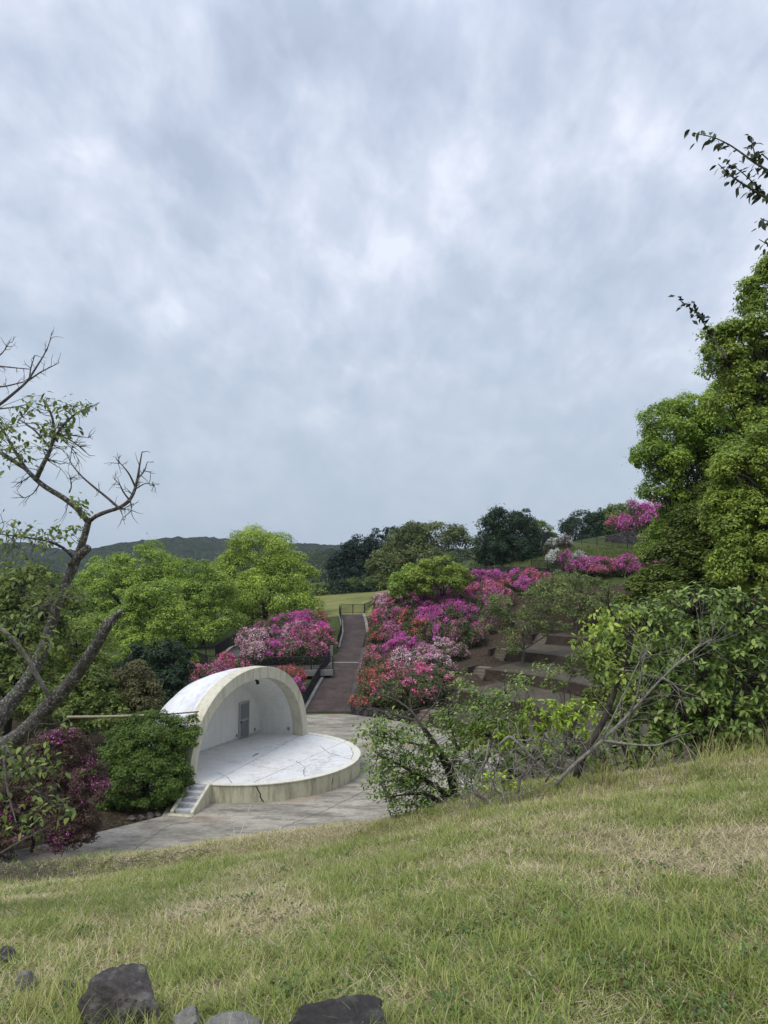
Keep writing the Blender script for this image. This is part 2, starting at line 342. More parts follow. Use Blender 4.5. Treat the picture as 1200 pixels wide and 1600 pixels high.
# the grassy bank the photographer stands on: along each line of sight a near slope, a crest, and a fall to the plaza
CREST = np.array([(-900, 1392, 10.6), (-200, 1368, 10.4), (0, 1352, 10.2), (120, 1346, 10.0), (250, 1335, 9.8), (350, 1322, 9.6), (450, 1310, 9.4), (560, 1300, 9.2), (640, 1283, 9.0), (700, 1262, 8.9), (760, 1241, 8.8),
                  (850, 1226, 8.6), (940, 1218, 8.5), (1050, 1198, 8.3), (1130, 1183, 8.1), (1200, 1168, 8.0), (1500, 1120, 7.6), (2100, 1050, 7.0)], float)
CU = (CREST[:, 0] - 600) / 1200
CZ = np.array([atY(a, b + np.interp(a, [0, 250, 420, 700, 900, 1200], [22, 21, 10, 7, 12, 32]), c)[2] for a, b, c in CREST]) - 0.05
def hill_z(x, y):
    x = np.asarray(x, float); y = np.asarray(y, float); u = x / np.maximum(y, 0.3)
    u = np.clip(u, -1.25, 1.25)
    yc = np.interp(u, CU, CREST[:, 2]); zc = np.interp(u, CU, CZ)
    z0 = H - 1.53 + 0.12 * u
    t = np.clip((y - 2.4) / (yc - 2.4), -2, 1)
    near = z0 + (zc - z0) * (t - 0.13 * t * (1 - t) * 1.0)
    near = near + (fbm(x * 0.55, y * 0.55) - 0.5) * 0.22 * np.clip(1.2 - t, 0.25, 1) + (fbm(x * 2.3 + 9, y * 2.3) - 0.5) * 0.05
    ze = np.interp(u, [-1, 0.12, 0.25, 0.5, 1.2], [-0.5, -0.5, 0.6, 3.2, 6.0]); ye = np.interp(u, [-1, 0.1, 0.5, 1], [26.5, 27.5, 31, 34])
    s = np.clip((y - yc) / (ye - yc), 0, 2.0)
    s2 = np.where(s < 0.10, s * s / 0.2, s - 0.05) / 0.95
    far = zc + (fbm(x * 0.55, y * 0.55) - 0.5) * 0.055 + (ze - zc) * s2
    return np.where(y < yc, near, far)
def ground_hit(x, y, y0=18.0):
    d = ray(x, y); Y = np.arange(y0, 170, 0.1); z = ground_z(d[0] * Y, Y); k = np.nonzero(H + d[2] * Y <= z)[0]
    Yh = Y[k[0]] if len(k) else 100.0
    return np.array([d[0] * Yh, Yh, float(ground_z(d[0] * Yh, Yh)[0])])
def gz(x, y): return float(ground_z(x, y)[0])

# ------------------------------------------------------------------ ground sheet
xs = np.r_[-2600, -1600, -900, -500, -300, -200, -140, np.arange(-100, -30, 2.0), np.arange(-30, 30, 0.55), np.arange(30, 80, 2.0), 100, 140, 200, 300, 500, 900, 1600, 2600]
ys = np.r_[-300, -100, -30, np.arange(0, 24, 4), np.arange(24, 92, 0.55), np.arange(92, 160, 1.5), np.arange(160, 220, 8), 260, 330, 450, 600, 800, 1200, 1800, 2800]
gx, gy = np.meshgrid(xs, ys); gzv = ground_z(gx, gy)
gzv = np.where(gy < 22, np.minimum(gzv, -1.0 + 0 * gy), gzv)
def grid_faces(nx, ny):
    i = np.arange(nx - 1)[None] + nx * np.arange(ny - 1)[:, None]
    return np.stack([i, i + 1, i + 1 + nx, i + nx], -1).reshape(-1, 4)
lawn = np.clip(1.3 - np.maximum(np.abs((gx + 2) - 0) / 16, 0) ** 4, 0, 1) * (gy > 88) * (gy < 126) * (gx < 4) \
     + 0.12 * ((gx > 14) & (gx < 42) & (gy > 89) & (gy < 108))
litter = np.clip(((np.hypot(gx - SX, gy - SY) < 50) & (gx > -3) & (gy > 40) & (gy < 88)) * 1.0, 0, 1)
litter = np.maximum(litter, ((gx < -8) & (gy < 66)) * 0.9)
tint = np.stack([np.clip(lawn, 0, 1), litter, 0 * gx], -1).reshape(-1, 3)
def ground_material():
    m, n, l, b, out = mat('ground cover')
    at = n('ShaderNodeAttribute', attribute_name='tint'); sp = n('ShaderNodeSeparateColor'); l(at.outputs['Color'], sp.inputs[0])
    tc = n('ShaderNodeTexCoord')
    def noise(s, d=6.0): 
        q = n('ShaderNodeTexNoise', ins={'Scale': s, 'Detail': d, 'Roughness': 0.65}); l(tc.outputs['Object'], q.inputs['Vector']); return q.outputs[0]
    fine = noise(7.0); big = noise(0.35)
    r1 = ramp(n, [(0.3, (0.030, 0.045, 0.014)), (0.55, (0.060, 0.080, 0.024)), (0.75, (0.095, 0.105, 0.040))]); l(fine, r1.inputs[0])
    r2 = ramp(n, [(0.35, (0.018, 0.014, 0.009)), (0.52, (0.052, 0.037, 0.025)), (0.74, (0.125, 0.092, 0.066))]); l(fine, r2.inputs[0])
    r3 = ramp(n, [(0.3, (0.12, 0.135, 0.040)), (0.7, (0.22, 0.215, 0.080))]); l(big, r3.inputs[0])
    c = mixc(n, l, sp.outputs[1], r1.outputs[0], r2.outputs[0]); c = mixc(n, l, sp.outputs[0], c, r3.outputs[0])
    l(c, b.inputs['Base Color']); b.inputs['Roughness'].default_value = 0.95; b.inputs['Specular IOR Level'].default_value = 0.1
    bp = n('ShaderNodeBump', ins={'Strength': 0.8, 'Distance': 0.08}); l(fine, bp.inputs['Height']); l(bp.outputs[0], b.inputs['Normal'])
    return m
put('ground', npmesh('ground', np.stack([gx, gy, gzv], -1).reshape(-1, 3), grid_faces(len(xs), len(ys)), tint, True), ground_material(), kind='structure')

# ------------------------------------------------------------------ plaza of stained concrete
def concrete(name, c0, c1, stain, stainamt=0.6, sc=0.55, streak=True, rust=True):
    m, n, l, b, out = mat(name)
    tc = n('ShaderNodeTexCoord'); mpn = n('ShaderNodeMapping'); l(tc.outputs['Object'], mpn.inputs[0])
    mpn.inputs['Rotation'].default_value = (0, 0, R(18)); mpn.inputs['Scale'].default_value = (0.55, 1.3, 1) if streak else (1, 1, 1)
    def noise(s, d=7.0, r=0.62, v=None):
        q = n('ShaderNodeTexNoise', ins={'Scale': s, 'Detail': d, 'Roughness': r}); l((v or mpn).outputs[0] if v is None else tc.outputs['Object'], q.inputs['Vector']); return q.outputs[0]
    a = noise(sc); f = noise(sc * 14, 8.0, 0.7)
    mixv = math_n(n, l, 'ADD', math_n(n, l, 'MULTIPLY', a, 0.6), math_n(n, l, 'MULTIPLY', f, 0.4))
    rp = ramp(n, [(0.36, c0), (0.50, tuple((p + q) / 2 for p, q in zip(c0, c1))), (0.62, c1)]); l(mixv, rp.inputs[0])
    s = noise(sc * 2.3, 8.0, 0.72); r2 = ramp(n, [(0.47, 0.0), (0.62, 1.0)]); l(s, r2.inputs[0])
    c = mixc(n, l, math_n(n, l, 'MULTIPLY', r2.outputs[0], stainamt), rp.outputs[0], stain)
    if rust:
        q = n('ShaderNodeTexNoise', ins={'Scale': 0.33, 'Detail': 4.0}); l(tc.outputs['Object'], q.inputs['Vector'])
        r3 = ramp(n, [(0.60, 0.0), (0.70, 0.6)]); l(q.outputs[0], r3.inputs[0]); c = mixc(n, l, r3.outputs[0], c, (0.25, 0.17, 0.11))
    l(c, b.inputs['Base Color']); b.inputs['Roughness'].default_value = 0.9; b.inputs['Specular IOR Level'].default_value = 0.25
    bp = n('ShaderNodeBump', ins={'Strength': 0.35, 'Distance': 0.02}); l(f, bp.inputs['Height']); l(bp.outputs[0], b.inputs['Normal'])
    return m
M_['plaza'] = concrete('weathered plaza concrete', (0.155, 0.141, 0.114), (0.42, 0.385, 0.315), (0.070, 0.063, 0.052), 0.6)
arc = [(SX + 14.62 * math.cos(R(a)), SY + 14.62 * math.sin(R(a))) for a in np.linspace(48, -58, 40)]
plaza = [(-16.4, 29.0), (-12.6, 31.7), (-9.75, 34.4), (-9.9, 36.5), (-9.6, 48.5), (-5.9, 56.3), (-2.6, 56.5), (0.3, 54.6)] + arc + [(0.6, 29.0)]
put('plaza', MB().prism(plaza, -0.25, 0.0).mesh('plaza'), M_['plaza'], kind='structure')
# kerb along the near edge
put('plaza_kerb', MB().box((-7.9, 28.93, -0.02), (17.2, 0.14, 0.2)).mesh('plaza_kerb'), concrete('kerb concrete', (0.16, 0.155, 0.14), (0.32, 0.31, 0.28), (0.08, 0.075, 0.07)), kind='structure')
crk = flat_mat('dark crack', (0.045, 0.042, 0.038), 0.95)
pale = flat_mat('pale scratch', (0.36, 0.335, 0.29), 0.95)
def ribbon(name, pts, w, z, m, parent=None, origin=(0, 0, 0), wob=0.0, **kw):
    P = []; pts = [np.array(p, float) for p in pts]
    for a, b in zip(pts[:-1], pts[1:]):
        k = max(2, int(np.hypot(*(b - a)) / 0.22)) if wob else 2
        P += [a + (b - a) * i / k for i in range(k)]
    P.append(pts[-1]); P = np.array(P)
    if wob: P[1:-1] += (rng.random((len(P) - 2, 2)) - 0.5) * 2 * wob
    mb = MB(); vs = []
    for i, p in enumerate(P):
        t = P[min(i + 1, len(P) - 1)] - P[max(i - 1, 0)]; t = t / max(1e-6, np.hypot(*t)); nn = np.array([-t[1], t[0]])
        ww = w * (0.55 + 0.9 * rng.random()) if wob else w
        for sgn in (-1, 1): vs.append((p[0] + nn[0] * ww / 2 * sgn, p[1] + nn[1] * ww / 2 * sgn, z))
    mb.add(vs, [(2 * i + 0, 2 * i + 2, 2 * i + 3, 2 * i + 1)[::-1] for i in range(len(P) - 1)])
    return put(name, mb.mesh(name, origin), m, parent, **kw)
g2 = lambda x, y, z=0.0: atZ(x, y, z)[:2]
plz = bpy.data.objects['plaza']
ribbon('scratch', [g2(392, 1256), g2(380, 1290), g2(372, 1318)], 0.028, 0.004, pale, plz, wob=0.02)
ribbon('crack', [g2(362, 1272), g2(366, 1300), g2(362, 1330)], 0.022, 0.004, pale, plz, wob=0.04)
ribbon('crack', [g2(205, 1331), g2(262, 1290), g2(300, 1283)], 0.025, 0.004, crk, plz, wob=0.03)
ribbon('crack', [g2(480, 1121), g2(560, 1128), g2(640, 1140)], 0.05, 0.004, crk, plz, wob=0.03)
ribbon('crack', [g2(424, 1300), g2(500, 1270), g2(570, 1236), g2(600, 1190)], 0.03, 0.004, crk, plz, wob=0.05)

# ------------------------------------------------------------------ brown paved path, ramp, terraces, stairs
M_['path'] = concrete('red brown path paving', (0.034, 0.025, 0.022), (0.085, 0.060, 0.053), (0.028, 0.025, 0.022), 0.5, 0.9, False, False)
M_['darkpath'] = concrete('dark ramp paving', (0.050, 0.044, 0.040), (0.10, 0.088, 0.080), (0.04, 0.036, 0.032), 0.5, 0.9, False, False)
M_['kerb'] = concrete('grey kerb stone', (0.15, 0.145, 0.13), (0.28, 0.27, 0.245), (0.10, 0.095, 0.085), 0.5, 2.0, False, False)
M_['terrwall'] = concrete('stained terrace wall', (0.030, 0.023, 0.018), (0.080, 0.058, 0.042), (0.017, 0.015, 0.012), 0.6, 1.1, False, False)
M_['tread'] = concrete('mossy terrace earth', (0.046, 0.037, 0.027), (0.108, 0.088, 0.064), (0.042, 0.050, 0.022), 0.5, 0.9, False, False)
M_['step'] = concrete('worn step', (0.10, 0.080, 0.062), (0.22, 0.18, 0.14), (0.035, 0.028, 0.022), 0.5, 1.4, False, False)
def strip(left, right, dz=0.0, skirt=0.3):
    mb = MB(); k = len(left)
    vs = [(p[0], p[1], p[2] + dz) for p in left] + [(p[0], p[1], p[2] + dz) for p in right] + [(p[0], p[1], p[2] - skirt) for p in left] + [(p[0], p[1], p[2] - skirt) for p in right]
    fs = []
    for i in range(k - 1):
        fs += [(i, k + i, k + i + 1, i + 1), (2 * k + i, i, i + 1, 2 * k + i + 1), (k + i, 3 * k + i, 3 * k + i + 1, k + i + 1)]
    fs += [(0, 2 * k, 3 * k, k), (k - 1, 2 * k - 1, 4 * k - 1, 3 * k - 1)]
    return mb.add(vs, fs)
put('footpath', strip(PL, PR).mesh('footpath'), M_['path'], kind='structure')
# drain slabs across the path
fp = bpy.data.objects['footpath']
for (i, t) in ((2, 0.05),):
    a = PL[i] + (PL[i + 1] - PL[i]) * t; b = PR[i] + (PR[i + 1] - PR[i]) * t; a2 = PL[i] + (PL[i + 1] - PL[i]) * (t + 0.045); b2 = PR[i] + (PR[i + 1] - PR[i]) * (t + 0.045)
    put('drain_slab', strip([a, a2], [b, b2], 0.012, 0.1).mesh('drain_slab'), M_['kerb'], fp)
def offs(line, d):
    out = []
    for i, p in enumerate(line):
        t = line[min(i + 1, len(line) - 1)] - line[max(i - 1, 0)]; nn = np.array([-t[1], t[0]]); nn /= np.hypot(*nn); out.append(np.array([p[0] + nn[0] * d, p[1] + nn[1] * d, p[2]]))
    return out
put('path_kerb', strip(offs(PL[:3], 0.42), offs(PL[:3], 0.003), 0.10, 0.5).mesh('path_kerb'), M_['kerb'], kind='structure')
put('path_kerb', strip(offs(PL[3:], 0.30), offs(PL[3:], 0.003), 0.10, 0.5).mesh('path_kerb'), M_['kerb'], kind='structure')
put('path_kerb', strip(offs(PR[4:], -0.003), offs(PR[4:], -0.30), 0.12, 0.5).mesh('path_kerb'), M_['kerb'], kind='structure')
put('path_gutter', strip(offs(PR[:4], -0.003), offs(PR[:4], -0.55), 0.02, 0.4).mesh('path_gutter'), M_['darkpath'], kind='structure')
RL = [atZ(x, y1, z) for y0, y1, x, z in ramp_rows]; RR = [atZ(x, y0, z) for y0, y1, x, z in ramp_rows]
put('ramp', strip(RR, RL, -0.03).mesh('ramp'), M_['darkpath'], kind='structure')
put('ramp_kerb', strip(offs(RR, 0.003)[::-1], offs(RR, 0.28)[::-1], 0.06, 0.4).mesh('ramp_kerb'), M_['kerb'], kind='structure')
up_l = [atZ(x, y, z) for x, y, z in ((335, 1040, 2.15), (362, 1014, 2.7), (385, 1004, 3.1))]; up_r = [atZ(x, y, z) for x, y, z in ((352, 1040, 2.15), (384, 1020, 2.7), (420, 1006, 3.1))]
put('ramp', strip(up_l, up_r, 0.0).mesh('ramp'), M_['darkpath'], kind='structure')
put('ramp_kerb', strip(offs(up_l, 0.3), offs(up_l, 0.003), 0.12, 0.5).mesh('ramp_kerb'), M_['kerb'], kind='structure')

def ring_pt(k, th, dr=0.0, z=0.0):
    r = float(ter_r(k, th)) + dr; return (SX + r * math.cos(R(th)), SY + r * math.sin(R(th)), z)
words_t = ['lowest', 'second', 'third', 'fourth', 'fifth', 'topmost']
for k, (r0, t0, zt) in enumerate(TER):
    root = thing('seating_terrace', f'dark stained concrete seating terrace, {words_t[k]} of the curved tiers right of the stage', 'terrace', ring_pt(k, 20, 0, 0), 'curved seating terraces')
    ths = np.linspace(t0, -38, 40); o = root.location
    zb = -0.6 if k == 0 else TER[k - 1][2] - 0.6
    mb = MB(); vs = []
    for th in ths:   # wall and coping, built as one swept profile
        for dr, z in ((0, zb), (0, zt), (0.28, zt), (0.28, zb)): vs.append(ring_pt(k, th, dr, z))
    fs = []
    for i in range(len(ths) - 1):
        for j in range(4): fs.append((4 * i + j, 4 * i + (j + 1) % 4, 4 * i + 4 + (j + 1) % 4, 4 * i + 4 + j))
    fs += [(0, 3, 2, 1), tuple(4 * (len(ths) - 1) + j for j in range(4))]
    put('retaining_wall', mb.add(vs, fs).mesh('retaining_wall', o), M_['terrwall'], root)
    mb = MB(); vs = []
    for th in ths:
        nx = float(ter_r(k + 1, th)) - float(ter_r(k, th)) if k < 5 else 2.0
        for dr in np.linspace(0.283, nx - 0.003, 5): vs.append(ring_pt(k, th, dr, zt - 0.03 + 0.05 * (fbm(th * 0.5, dr * 2) - 0.5)))
    fs = [(5 * i + j, 5 * i + j + 1, 5 * i + 6 + j, 5 * i + 5 + j) for i in range(len(ths) - 1) for j in range(4)]
    put('tread', mb.add(vs, fs).mesh('tread', o, True), M_['tread'], root)
# flights of stairs at the left end of the terrace walls
flights = [((648, 1128), (673, 1128), 0.0), ((688, 1093), (716, 1093), 0.8), ((727, 1055), (756, 1055), 1.6), ((767, 1022), (791, 1022), 2.4), ((800, 996), (822, 997), 3.2)]
for k, ((xa, ya), (xb, yb), zb) in enumerate(flights):
    r0, t0, zt = TER[k]
    e = np.array(ring_pt(k, t0)); rad = np.array([math.cos(R(t0)), math.sin(R(t0))]); tan = np.array([-rad[1], rad[0]])
    w = 1.25; c0 = e[:2] + tan * (w / 2 + 0.004)
    root = thing('stair_flight', f'short flight of worn concrete steps, {["lowest", "second lowest", "middle", "second highest", "highest"][k]} beside the seating terraces', 'stairs', (c0[0], c0[1], zb), 'steps up the terraces')
    ang = math.atan2(rad[1], rad[0]); Mz = Matrix.Rotation(ang, 3, 'Z')
    for s_ in range(4):
        p = c0 + rad * (-0.42 + 0.32 * s_ + 0.45)
        h = 0.2 * (s_ + 1)
        o = put('step', MB().box((p[0], p[1], zb + h / 2 - 0.15), (0.32 * 1.0 + 0.58 - 0.0, w, h + 0.3), Mz).mesh('step', root.location), M_['step'], root) if s_ == 3 else \
            put('step', MB().box((p[0] - rad[0] * 0.29, p[1] - rad[1] * 0.29, zb + h / 2 - 0.15), (0.318, w, h + 0.3), Mz).mesh('step', root.location), M_['step'], root)
    pl = c0 + tan * (w / 2 + 0.13) + rad * 0.4
    put('cheek_wall', MB().box((pl[0], pl[1], zb + 0.38), (1.9, 0.24, 1.05), Mz).mesh('cheek_wall', root.location), M_['terrwall'], root)

# low stone kerb wall under the azaleas at the foot of the path
def wall_line(pts, th, zb, zt):
    mb = MB(); P = [np.array([p[0], p[1], 0.0]) for p in pts]; Q = offs(P, th)
    k = len(P); g = lambda v, i: v[i] if hasattr(v, '__len__') else v
    vs = [(P[i][0], P[i][1], g(zb, i)) for i in range(k)] + [(P[i][0], P[i][1], g(zt, i)) for i in range(k)] + [(Q[i][0], Q[i][1], g(zb, i)) for i in range(k)] + [(Q[i][0], Q[i][1], g(zt, i)) for i in range(k)]
    fs = []
    for i in range(k - 1): fs += [(i, i + 1, k + i + 1, k + i), (k + i, k + i + 1, 3 * k + i + 1, 3 * k + i), (2 * k + i + 1, 2 * k + i, 3 * k + i, 3 * k + i + 1)]
    fs += [(0, k, 3 * k, 2 * k), (k - 1, 3 * k - 1, 4 * k - 1, 2 * k - 1)]
    return mb.add(vs, fs)
def stone_mat(name, dark, light, sc):
    m, n, l, b, out = mat(name)
    tc = n('ShaderNodeTexCoord'); vo = n('ShaderNodeTexVoronoi', feature='DISTANCE_TO_EDGE', ins={'Scale': sc}); vc = n('ShaderNodeTexVoronoi', ins={'Scale': sc})
    l(tc.outputs['Object'], vo.inputs['Vector']); l(tc.outputs['Object'], vc.inputs['Vector'])
    bw = n('ShaderNodeRGBToBW'); l(vc.outputs['Color'], bw.inputs[0])
    rp = ramp(n, [(0.2, dark), (0.8, light)]); l(bw.outputs[0], rp.inputs[0]); e = ramp(n, [(0.02, 0.0), (0.10, 1.0)]); l(vo.outputs[0], e.inputs[0])
    c = mixc(n, l, e.outputs[0], tuple(x * 0.4 for x in dark), rp.outputs[0]); l(c, b.inputs['Base Color']); b.inputs['Roughness'].default_value = 0.9
    bp = n('ShaderNodeBump', ins={'Strength': 1.0, 'Distance': 0.08}); l(e.outputs[0], bp.inputs['Height']); l(bp.outputs[0], b.inputs['Normal'])
    return m
M_['stonewall'] = stone_mat('dark rubble stone', (0.028, 0.024, 0.024), (0.085, 0.074, 0.072), 2.6)
pts = [atZ(x, y, 0)[:2] for x, y in ((548, 1113), (562, 1118), (600, 1121), (646, 1127))]
o = put('low_stone_wall', wall_line(pts[::-1], -0.35, -0.2, 0.55).mesh('low_stone_wall', (*pts[1], 0)), M_['stonewall'], loc=(*pts[1], 0))
o['label'] = 'low dark stone wall under the azaleas at the foot of the brown path'; o['category'] = 'stone wall'

# ------------------------------------------------------------------ the bandshell
def paint(name, base, streakc, amt, sc=1.0, vert=True, chip=None):
    m, n, l, b, out = mat(name)
    tc = n('ShaderNodeTexCoord'); mpn = n('ShaderNodeMapping'); l(tc.outputs['Object'], mpn.inputs[0]); mpn.inputs['Scale'].default_value = (2.4, 2.4, 0.35) if vert else (1, 1, 1)
    no = n('ShaderNodeTexNoise', ins={'Scale': 1.6 * sc, 'Detail': 8.0, 'Roughness': 0.68}); l(mpn.outputs[0], no.inputs['Vector'])
    r1 = ramp(n, [(0.46, 0.0), (0.70, 1.0)]); l(no.outputs[0], r1.inputs[0])
    f = n('ShaderNodeTexNoise', ins={'Scale': 9.0 * sc, 'Detail': 8.0, 'Roughness': 0.7}); l(tc.outputs['Object'], f.inputs['Vector'])
    rf = ramp(n, [(0.3, tuple(c * 0.86 for c in base)), (0.65, base)]); l(f.outputs[0], rf.inputs[0])
    c = mixc(n, l, math_n(n, l, 'MULTIPLY', r1.outputs[0], amt), rf.outputs[0], streakc)
    if chip:
        q = n('ShaderNodeTexNoise', ins={'Scale': 5.0 * sc, 'Detail': 10.0, 'Roughness': 0.8, 'Distortion': 0.8}); l(tc.outputs['Object'], q.inputs['Vector'])
        big = n('ShaderNodeTexNoise', ins={'Scale': 0.4, 'Detail': 2.0}); l(tc.outputs['Object'], big.inputs['Vector'])
        s = math_n(n, l, 'ADD', q.outputs[0], math_n(n, l, 'MULTIPLY', math_n(n, l, 'SUBTRACT', big.outputs[0], 0.5), 0.35))
        r3 = ramp(n, [(0.57, 0.0), (0.63, 1.0)]); l(s, r3.inputs[0]); c = mixc(n, l, math_n(n, l, 'MULTIPLY', r3.outputs[0], 0.55), c, chip)
    l(c, b.inputs['Base Color']); b.inputs['Roughness'].default_value = 0.65
    bp = n('ShaderNodeBump', ins={'Strength': 0.15, 'Distance': 0.01}); l(f.outputs[0], bp.inputs['Height']); l(bp.outputs[0], b.inputs['Normal'])
    return m
M_['cream'] = paint('cream masonry paint', (0.60, 0.57, 0.44), (0.20, 0.18, 0.12), 0.55)
M_['creamwall'] = paint('stained cream masonry paint', (0.58, 0.55, 0.40), (0.13, 0.115, 0.075), 0.75)
M_['white'] = paint('white exterior paint', (0.74, 0.745, 0.755), (0.34, 0.345, 0.34), 0.55, 0.8)
M_['inwhite'] = paint('white interior paint', (0.79, 0.785, 0.745), (0.50, 0.50, 0.46), 0.38, 0.8)
M_['floorpaint'] = paint('worn white stage paint', (0.68, 0.675, 0.655), (0.42, 0.41, 0.385), 0.5, 0.8, False, (0.24, 0.235, 0.22))
M_['greydoor'] = flat_mat('grey metal door', (0.27, 0.29, 0.30), 0.5, 0.3, 0.08)
M_['doorframe'] = flat_mat('pale door frame', (0.42, 0.43, 0.42), 0.5, 0.2, 0.08)
M_['steps'] = paint('worn painted steps', (0.46, 0.47, 0.48), (0.17, 0.165, 0.16), 0.8, 1.2, False, (0.2, 0.19, 0.18))
M_['black'] = flat_mat('black metal', (0.012, 0.012, 0.014), 0.5, 0.2, 0.2)
M_['rust'] = flat_mat('rusted steel', (0.16, 0.075, 0.05), 0.8, 0.0, 0.4, 12)
M_['boxpaint'] = flat_mat('weathered white box', (0.62, 0.64, 0.66), 0.5, 0.0, 0.1)
ST = 0.8
shell = thing('bandshell', 'white concrete bandshell with a cream arch over a round cracked stage', 'bandshell', (SX, SY, 0))
SO = Vector((SX, SY, 0)); AC = np.array([-6.87, 41.80])
def sp(c, b, z):  # along the arch, back into the shell, height above the stage
    q = AC + CH * c + BK * b; return (q[0], q[1], ST + z)
def arch(a, h, b, nseg=48, p=2.15, leg=0.0):
    out = []
    for i in range(nseg + 1):
        t = math.pi * i / nseg; c, s = math.cos(t), math.sin(t)
        out.append(sp(-a * math.copysign(abs(c) ** (2 / p), c), b, h * abs(s) ** (2 / p)))
    if leg: out = [sp(-a, b, -leg)] + out + [sp(a, b, -leg)]
    return out
def loft(rings, flip=False, closed=False):
    mb = MB(); k = len(rings[0]); vs = [v for r in rings for v in r]; fs = []
    for i in range(len(rings) - (0 if closed else 1)):
        i2 = (i + 1) % len(rings)
        for j in range(k - 1):
            f = (i * k + j, i * k + j + 1, i2 * k + j + 1, i2 * k + j); fs.append(f[::-1] if flip else f)
    return mb.add(vs, fs)
rim_rings = [arch(5.35, 4.60, 0.0, leg=.8), arch(5.35, 4.60, 0.72, leg=.8), arch(4.84, 3.98, 0.72, leg=.8), arch(4.84, 3.98, 0.0, leg=.8)]
o = put('arch_rim', loft(rim_rings, False, True).mesh('arch_rim', SO), M_['cream'], shell); bevel(o, 0.025, 2)
OUT = [(0.725, 5.33, 4.575), (0.95, 5.31, 4.55), (0.96, 5.26, 4.50), (1.6, 5.24, 4.44), (2.4, 5.08, 4.22), (3.2, 4.82, 3.92), (3.22, 4.72, 3.82), (3.8, 4.40, 3.48), (4.3, 3.95, 3.0), (4.6, 3.4, 2.5)]
vault = loft([arch(a, h, b, leg=.8) for b, a, h in OUT])
cap = arch(3.4, 2.5, 4.6, leg=.8); vault.add(cap, [tuple(range(len(cap)))[::-1]])
put('vault', vault.mesh('vault', SO, True), M_['white'], shell)
INN = [(0.725, 4.86, 4.00), (1.4, 4.82, 3.92), (2.1, 4.72, 3.80), (2.86, 4.56, 3.62)]
put('inner_vault', loft([arch(a, h, b) for b, a, h in INN], True).mesh('inner_vault', SO, True), M_['inwhite'], shell)
bw = arch(4.60, 3.66, 2.84); o = put('back_wall', MB().add(bw, [tuple(range(len(bw)))]).mesh('back_wall', SO), M_['inwhite'], shell)
put('skirting', MB().add([sp(-4.5, 2.82, 0.0), sp(4.5, 2.82, 0.0), sp(4.5, 2.82, 0.14), sp(-4.5, 2.82, 0.14), sp(-4.5, 2.836, 0.14), sp(4.5, 2.836, 0.14)], [(0, 1, 2, 3), (3, 2, 5, 4)]).mesh('skirting', SO), flat_mat('grey skirting paint', (0.50, 0.51, 0.50), 0.7), shell)
MC = Matrix.Rotation(math.atan2(CH[1], CH[0]), 3, 'Z')
def sbox(c, b, z, size): 
    q = sp(c, b, z); return MB().box(q, size, MC)
dc = 2.82
door = put('door', sbox(dc, 2.79, 1.02, (0.82, 0.05, 2.0)).mesh('door', SO), M_['greydoor'], shell)
fr = MB()
for c_, z_, sz in ((dc - 0.45, 1.05, (0.07, 0.09, 2.1)), (dc + 0.45, 1.05, (0.07, 0.09, 2.1)), (dc, 2.06, (0.83, 0.09, 0.07))): fr.box(sp(c_, 2.79, z_), sz, MC)
put('door_frame', fr.mesh('door_frame', SO), M_['doorframe'], door)
for z_ in (0.58, 1.55): put('door_panel', sbox(dc, 2.758, z_, (0.60, 0.02, 0.78)).mesh('door_panel', SO), flat_mat('louvred door panel', (0.22, 0.24, 0.25), 0.5, 0.3, 0.05), door)
put('door_rail', sbox(dc, 2.755, 1.07, (0.80, 0.03, 0.10)).mesh('door_rail', SO), M_['doorframe'], door)
put('handle', sbox(dc - 0.33, 2.73, 1.0, (0.05, 0.06, 0.14)).mesh('handle', SO), M_['black'], door)
for c_ in (2.15, 3.95): put('socket', sbox(c_, 2.80, 0.28, (0.10, 0.05, 0.16)).mesh('socket', SO), M_['greydoor'], shell)
put('socket', MB().box(sp(4.72, 0.95, 0.35), (0.06, 0.14, 0.16), MC).mesh('socket', SO), M_['greydoor'], shell)
q = sp(1.25, 0.9, 3.84)
put('lamp', MB().tube([q, (q[0], q[1], q[2] - 0.14), (q[0] + .1, q[1] - .06, q[2] - 0.2)], [0.05, 0.05, 0.09], 8).box((q[0] + 0.12, q[1] - 0.1, q[2] - 0.26), (0.16, 0.16, 0.16)).mesh('lamp', SO), M_['black'], shell)
# stage
ch_ang = math.atan2(CH[1], CH[0]); SC_ = AC
def stage_outline(r, a0=math.pi, nseg=64, back=2.9):
    P = []
    for i in range(nseg + 1):
        t = math.pi * i / nseg; q = AC + CH * (-r * math.cos(t)) - BK * (r * math.sin(t)) ; P.append(tuple(q))
    for c_, b_ in ((r, 0.0), (4.95, 0.8), (4.7, back), (-4.7, back), (-4.95, 0.8)): P.append(tuple(AC + CH * c_ + BK * b_))
    return P
o = put('stage_floor', MB().prism(stage_outline(5.42), 0.1, ST).mesh('stage_floor', SO), M_['floorpaint'], shell)
def half_ring(r0, r1, z0, z1):
    vs = []; nseg = 72
    for i in range(nseg + 1):
        t = math.pi * i / nseg
        for r, z in ((r0, z0), (r1, z0), (r1, z1), (r0, z1)):
            q = AC + CH * (-r * math.cos(t)) - BK * (r * math.sin(t)); vs.append((q[0], q[1], z))
    fs = [(4 * i + j, 4 * i + 4 + j, 4 * i + 4 + (j + 1) % 4, 4 * i + (j + 1) % 4) for i in range(nseg) for j in range(4)]
    fs += [(0, 1, 2, 3), tuple(4 * nseg + j for j in (3, 2, 1, 0))]
    return MB().add(vs, fs)
o = put('front_wall', half_ring(5.423, 5.58, -0.1, ST - 0.035).mesh('front_wall', SO, False), M_['creamwall'], shell)
